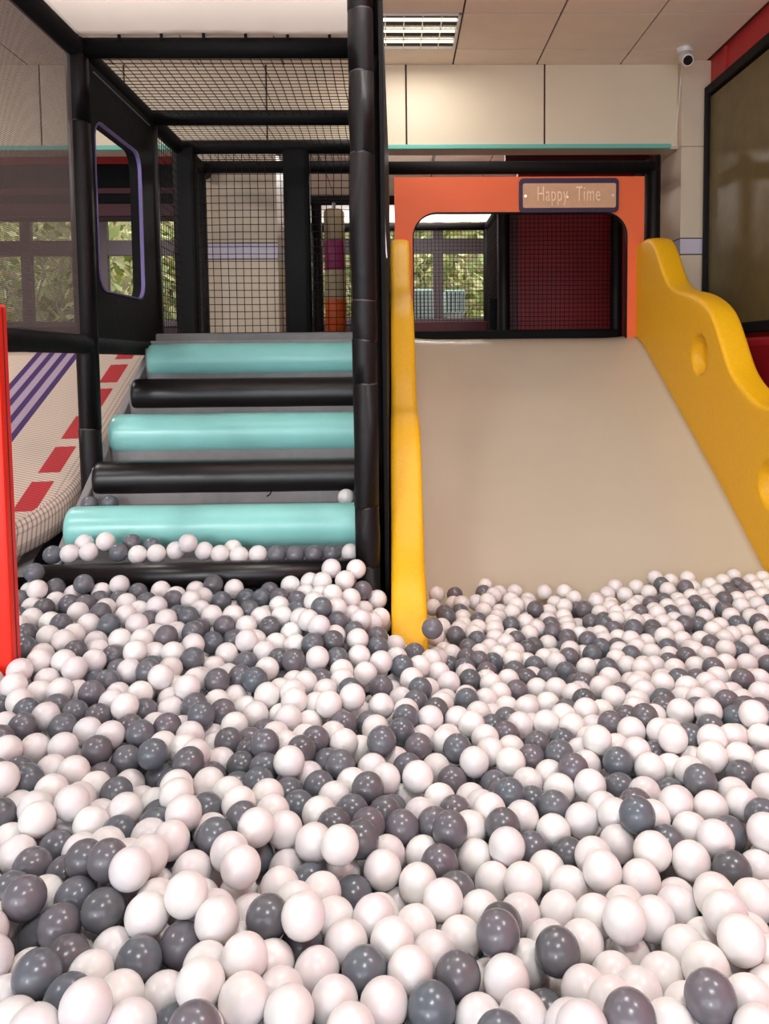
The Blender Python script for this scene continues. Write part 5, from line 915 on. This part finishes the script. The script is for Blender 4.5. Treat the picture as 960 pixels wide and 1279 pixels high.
-162, 4641, 928, -2360, 4497, 993, -752, 2555, 917, 2348, 3714, 922, -1742, 2621, 891, 1548, 4033, 928, 1998, 5360, 722, 1305, 4282, 860, -3323, 5163, 1122, 3104, 5336, 755, -1187, 2410, 897, -931, 3566, 909,
-1517, 2253, 891, 2591, 4323, 854, 2095, 3091, 958, -1166, 3122, 895, -3043, 4609, 984, 1426, 2210, 940, 1339, 5629, 669, -586, 3224, 910, 2496, 3732, 923, 1920, 2840, 930, 1277, 2834, 928, -1548, 3790, 941,
233, 3466, 851, -2136, 4428, 983, 1222, 4497, 848, 1288, 5308, 679, -1939, 3615, 947, 1783, 3960, 926, -723, 2138, 962, 417, 5127, 740, -1551, 4376, 961, 1541, 5418, 693, -1902, 5694, 1091, -2871, 4340, 925,
97, 2779, 890, -301, 2074, 901, -1199, 2148, 885, 2650, 5673, 671, 44, 1639, 901, -999, 3874, 938, 350, 2054, 886, -266, 4161, 900, -1851, 4238, 959, 937, 1572, 935, -3225, 5068, 1122, 1744, 6014, 725,
2237, 4259, 884, -2147, 5174, 1079,
]).reshape(-1, 3)/2000.0
RB = .035
def sphere_bm(lat, lon):
    bm = bmesh.new(); bmesh.ops.create_uvsphere(bm, u_segments=lon, v_segments=lat, radius=RB)
    for v in bm.verts:                       # the moulding seam: a faint raised belt
        if abs(v.co.z) < .0008: v.co.x *= 1.008; v.co.y *= 1.008
    return bm
def sphere_mesh(name, m, lat=22, lon=36):
    bm = sphere_bm(lat, lon); me = bpy.data.meshes.new(name); bm.to_mesh(me); bm.free(); me.materials.append(m)
    for p in me.polygons: p.use_smooth = True
    return me
BM = {'w': sphere_mesh('white_ball', M['wball']), 'g': sphere_mesh('grey_ball', M['gball'])}
CN = {'w': 'white', 'g': 'grey'}
def ball(p, c, label, group):
    o = bpy.data.objects.new('pit_ball', BM[c]); C.objects.link(o); o.location = p
    o.rotation_euler = (random.uniform(0, 6), random.uniform(0, 6), random.uniform(0, 6))
    return tag(o, label, 'ball', group)
def general(c, x):
    part = 'left below the red post' if x < 320 else ('middle before the black corner post' if x < 640 else 'right before the wide slide')
    return ('plain white plastic ball at the near ' if c == 'w' else 'plain dark grey plastic ball at the near ')+part, '%s balls at the near %s of the pit' % (CN[c], part.split()[0])
NEAR = 275
SPECIAL = [(44, 1225, 'g', 'grey ball near the lower left corner, white behind'), (174, 1201, 'g', 'large grey ball between white ones, lower left'), (234, 1174, 'g', 'grey ball up against the right side of a white one, lower left'), (339, 1150, 'g', 'upper grey ball of a touching pair, lower middle left'), (376, 1180, 'g', 'lower grey ball of a touching pair, lower middle left'), (455, 1213, 'g', 'grey ball alone among whites, bottom left of centre'), (571, 1221, 'g', 'upper grey ball of a diagonal pair at the bottom centre'), (538, 1259, 'g', 'lower grey ball of a diagonal pair at the bottom centre'), (625, 1171, 'g', 'grey ball directly above a white one, bottom centre right'), (632, 1224, 'w', 'white ball directly below a grey one, bottom centre right'), (679, 1269, 'g', 'grey ball cut by the bottom edge right of centre'), (780, 1271, 'g', 'grey ball cut by the bottom edge at the right'), (889, 1254, 'g', 'biggest grey ball, bottom right corner region'), (321, 1071, 'g', 'purplish grey ball standing high among white ones, left of centre'), (391, 1060, 'w', 'white ball standing high right of the purplish grey ball'), (453, 1052, 'g', 'grey ball in front of another grey one, centre'), (445, 1117, 'g', 'grey ball alone among white ones below the centre'), (562, 1036, 'g', 'glossy grey ball at the centre, left of its twin'), (625, 1034, 'g', 'glossy grey ball right of centre, right of its twin'), (571, 1112, 'g', 'grey ball below another grey one, centre right'), (548, 1083, 'g', 'dark grey ball above another grey one, centre right'), (663, 1061, 'g', 'left grey ball of a near-touching pair, right of centre'), (709, 1069, 'g', 'right grey ball of a near-touching pair, right of centre'), (799, 1021, 'g', 'grey ball high among white ones on the right'), (909, 1043, 'g', 'grey ball high among white ones near the right edge'), (910, 1089, 'g', 'half-sunk grey ball near the right edge under the raised one'), (148, 1041, 'g', 'grey ball beside white ones above the left grey cluster'), (91, 1124, 'g', 'large grey ball in the middle of the left grey cluster'), (133, 1136, 'g', 'grey ball at the right of the left grey cluster'), (70, 1059, 'g', 'upper right grey ball of the pair by the left edge'), (39, 1084, 'g', 'lower left grey ball of the pair by the left edge')]
def pix(p):
    v = Vector(p)-EYE; z = v.dot(fw); return CX+F_PX*v.dot(rt)/z, CY-F_PX*v.dot(up)/z
pxs = [pix(p) for p in DATA[:NP]]
used = {}
for (sx, sy, sc, lab) in SPECIAL:
    k = min((i for i in range(NEAR) if COLS[i] == sc and i not in used), key=lambda i: (pxs[i][0]-sx)**2+(pxs[i][1]-sy)**2)
    if (pxs[k][0]-sx)**2+(pxs[k][1]-sy)**2 < 400: used[k] = lab
for i in range(NEAR):
    c = COLS[i]
    lab, grp = general(c, pxs[i][0]); ball(DATA[i], c, used.get(i, lab), grp)
LEDGE = ['white ball resting on others at the left end of the lowest stair', 'leftmost white ball on the lowest stair ledge', 'white ball low between two others near the ledge left end', 'white ball fourth from the left end of the stair ledge', 'grey ball low against the first turquoise roller, left group', 'grey ball sitting highest on the ledge against the turquoise roller', 'white ball just right of the highest grey ledge ball', 'grey ball peeking out behind a white one on the ledge', 'white ball in front of the half-hidden grey ledge ball', 'small white ledge ball between two bigger ones, left of middle', 'white ball on the ledge just left of the middle', 'white ball low on the ledge at the middle', 'white ball half hidden behind the raised one, ledge middle', 'raised white ball on the ledge right of the middle', 'white ball just right of the raised white ledge ball', 'last white ball before the row of four grey ledge balls', 'first grey ball of the row of four on the ledge', 'second grey ball of the row of four on the ledge', 'third grey ball of the row of four on the ledge', 'fourth grey ball of the row, beside the white end ball', 'white ball at the right end of the ledge by the corner post', 'grey ball alone at the dark left end of the ledge', 'grey ball behind the lowest turquoise roller at its left end', 'second grey ball behind the lowest turquoise roller', 'single white ball on the step beside the corner post']
for i in range(NA):
    ball(DATA[NP+i], COLS[NP+i], LEDGE[i], 'balls lying on the stairs')
# the rest of the pit's balls, one mesh for each colour
rest = [(DATA[i], COLS[i], 1) for i in range(NEAR, NP)] + [(p, 'g' if random.random() < .16 else 'w', 0) for p in DATA[NP+NA:]]
def level(x, y):                     # height of the pit's surface out to the sides of the frame
    l = .585+.11*max(0, min(1, (y-2.0)/.75)); r = .585-.13*max(0, min(1, y-1.9))
    w = max(0, min(1, (x+.25)/.45)); return l*(1-w)+r*w+.02*math.sin(3.1*x+1)*math.sin(2.3*y+.5)-.02
for k in range(3):
    for j in range(60):
        for i in range(70):
            x = -2.4+.0712*i+.0356*((j+k) % 2); y = -.5+.0617*j+.02*k
            if y > 3.0 or x > 1.62+(.5 if y < 2.5 else 0) or x > 2.15 or (x < -1.8 and y > 2.8): continue
            if y > .64 and abs(x) < .62*y+.11 or math.hypot(x+1.13, y-2.3) < .09: continue
            rest.append((Vector((x+random.uniform(-.004, .004), y, level(x, y)-.058*k+random.uniform(-.008, .008))), 'g' if random.random() < .33 else 'w', 0))
for c in 'wg':
    V, Fq, tones = [], [], []
    def geo(lat, lon):
        m_ = sphere_mesh('tmp', M['wball'], lat, lon); a = np.array([v.co[:] for v in m_.vertices]); f = [tuple(p.vertices) for p in m_.polygons]; bpy.data.meshes.remove(m_); return a, f
    G = {1: geo(16, 26), 0: geo(12, 18)}
    off = 0
    for p, cc, k in rest:
        if cc != c: continue
        a, f = G[k]; R_ = np.array(Matrix.Rotation(random.uniform(0, 6), 3, 'X') @ Matrix.Rotation(random.uniform(0, 6), 3, 'Z'))
        V.append(a @ R_.T + np.array(p)); Fq.extend([tuple(i+off for i in q) for q in f]); tones.append(np.full(len(a), random.random())); off += len(a)
    me = bpy.data.meshes.new('plastic_balls'); me.from_pydata(np.vstack(V).tolist(), [], Fq); me.materials.append(M[c+'ball'])
    me.polygons.foreach_set('use_smooth', [True]*len(me.polygons))
    at_ = me.attributes.new('tone', 'FLOAT', 'POINT'); at_.data.foreach_set('value', np.concatenate(tones))
    o = bpy.data.objects.new('plastic_balls', me); C.objects.link(o)
    tag(o, '%s plastic balls filling the far half of the ball pit and the gaps' % CN[c], 'balls', None, 'stuff')
for m_ in list(bpy.data.meshes):
    if m_.users == 0: bpy.data.meshes.remove(m_)
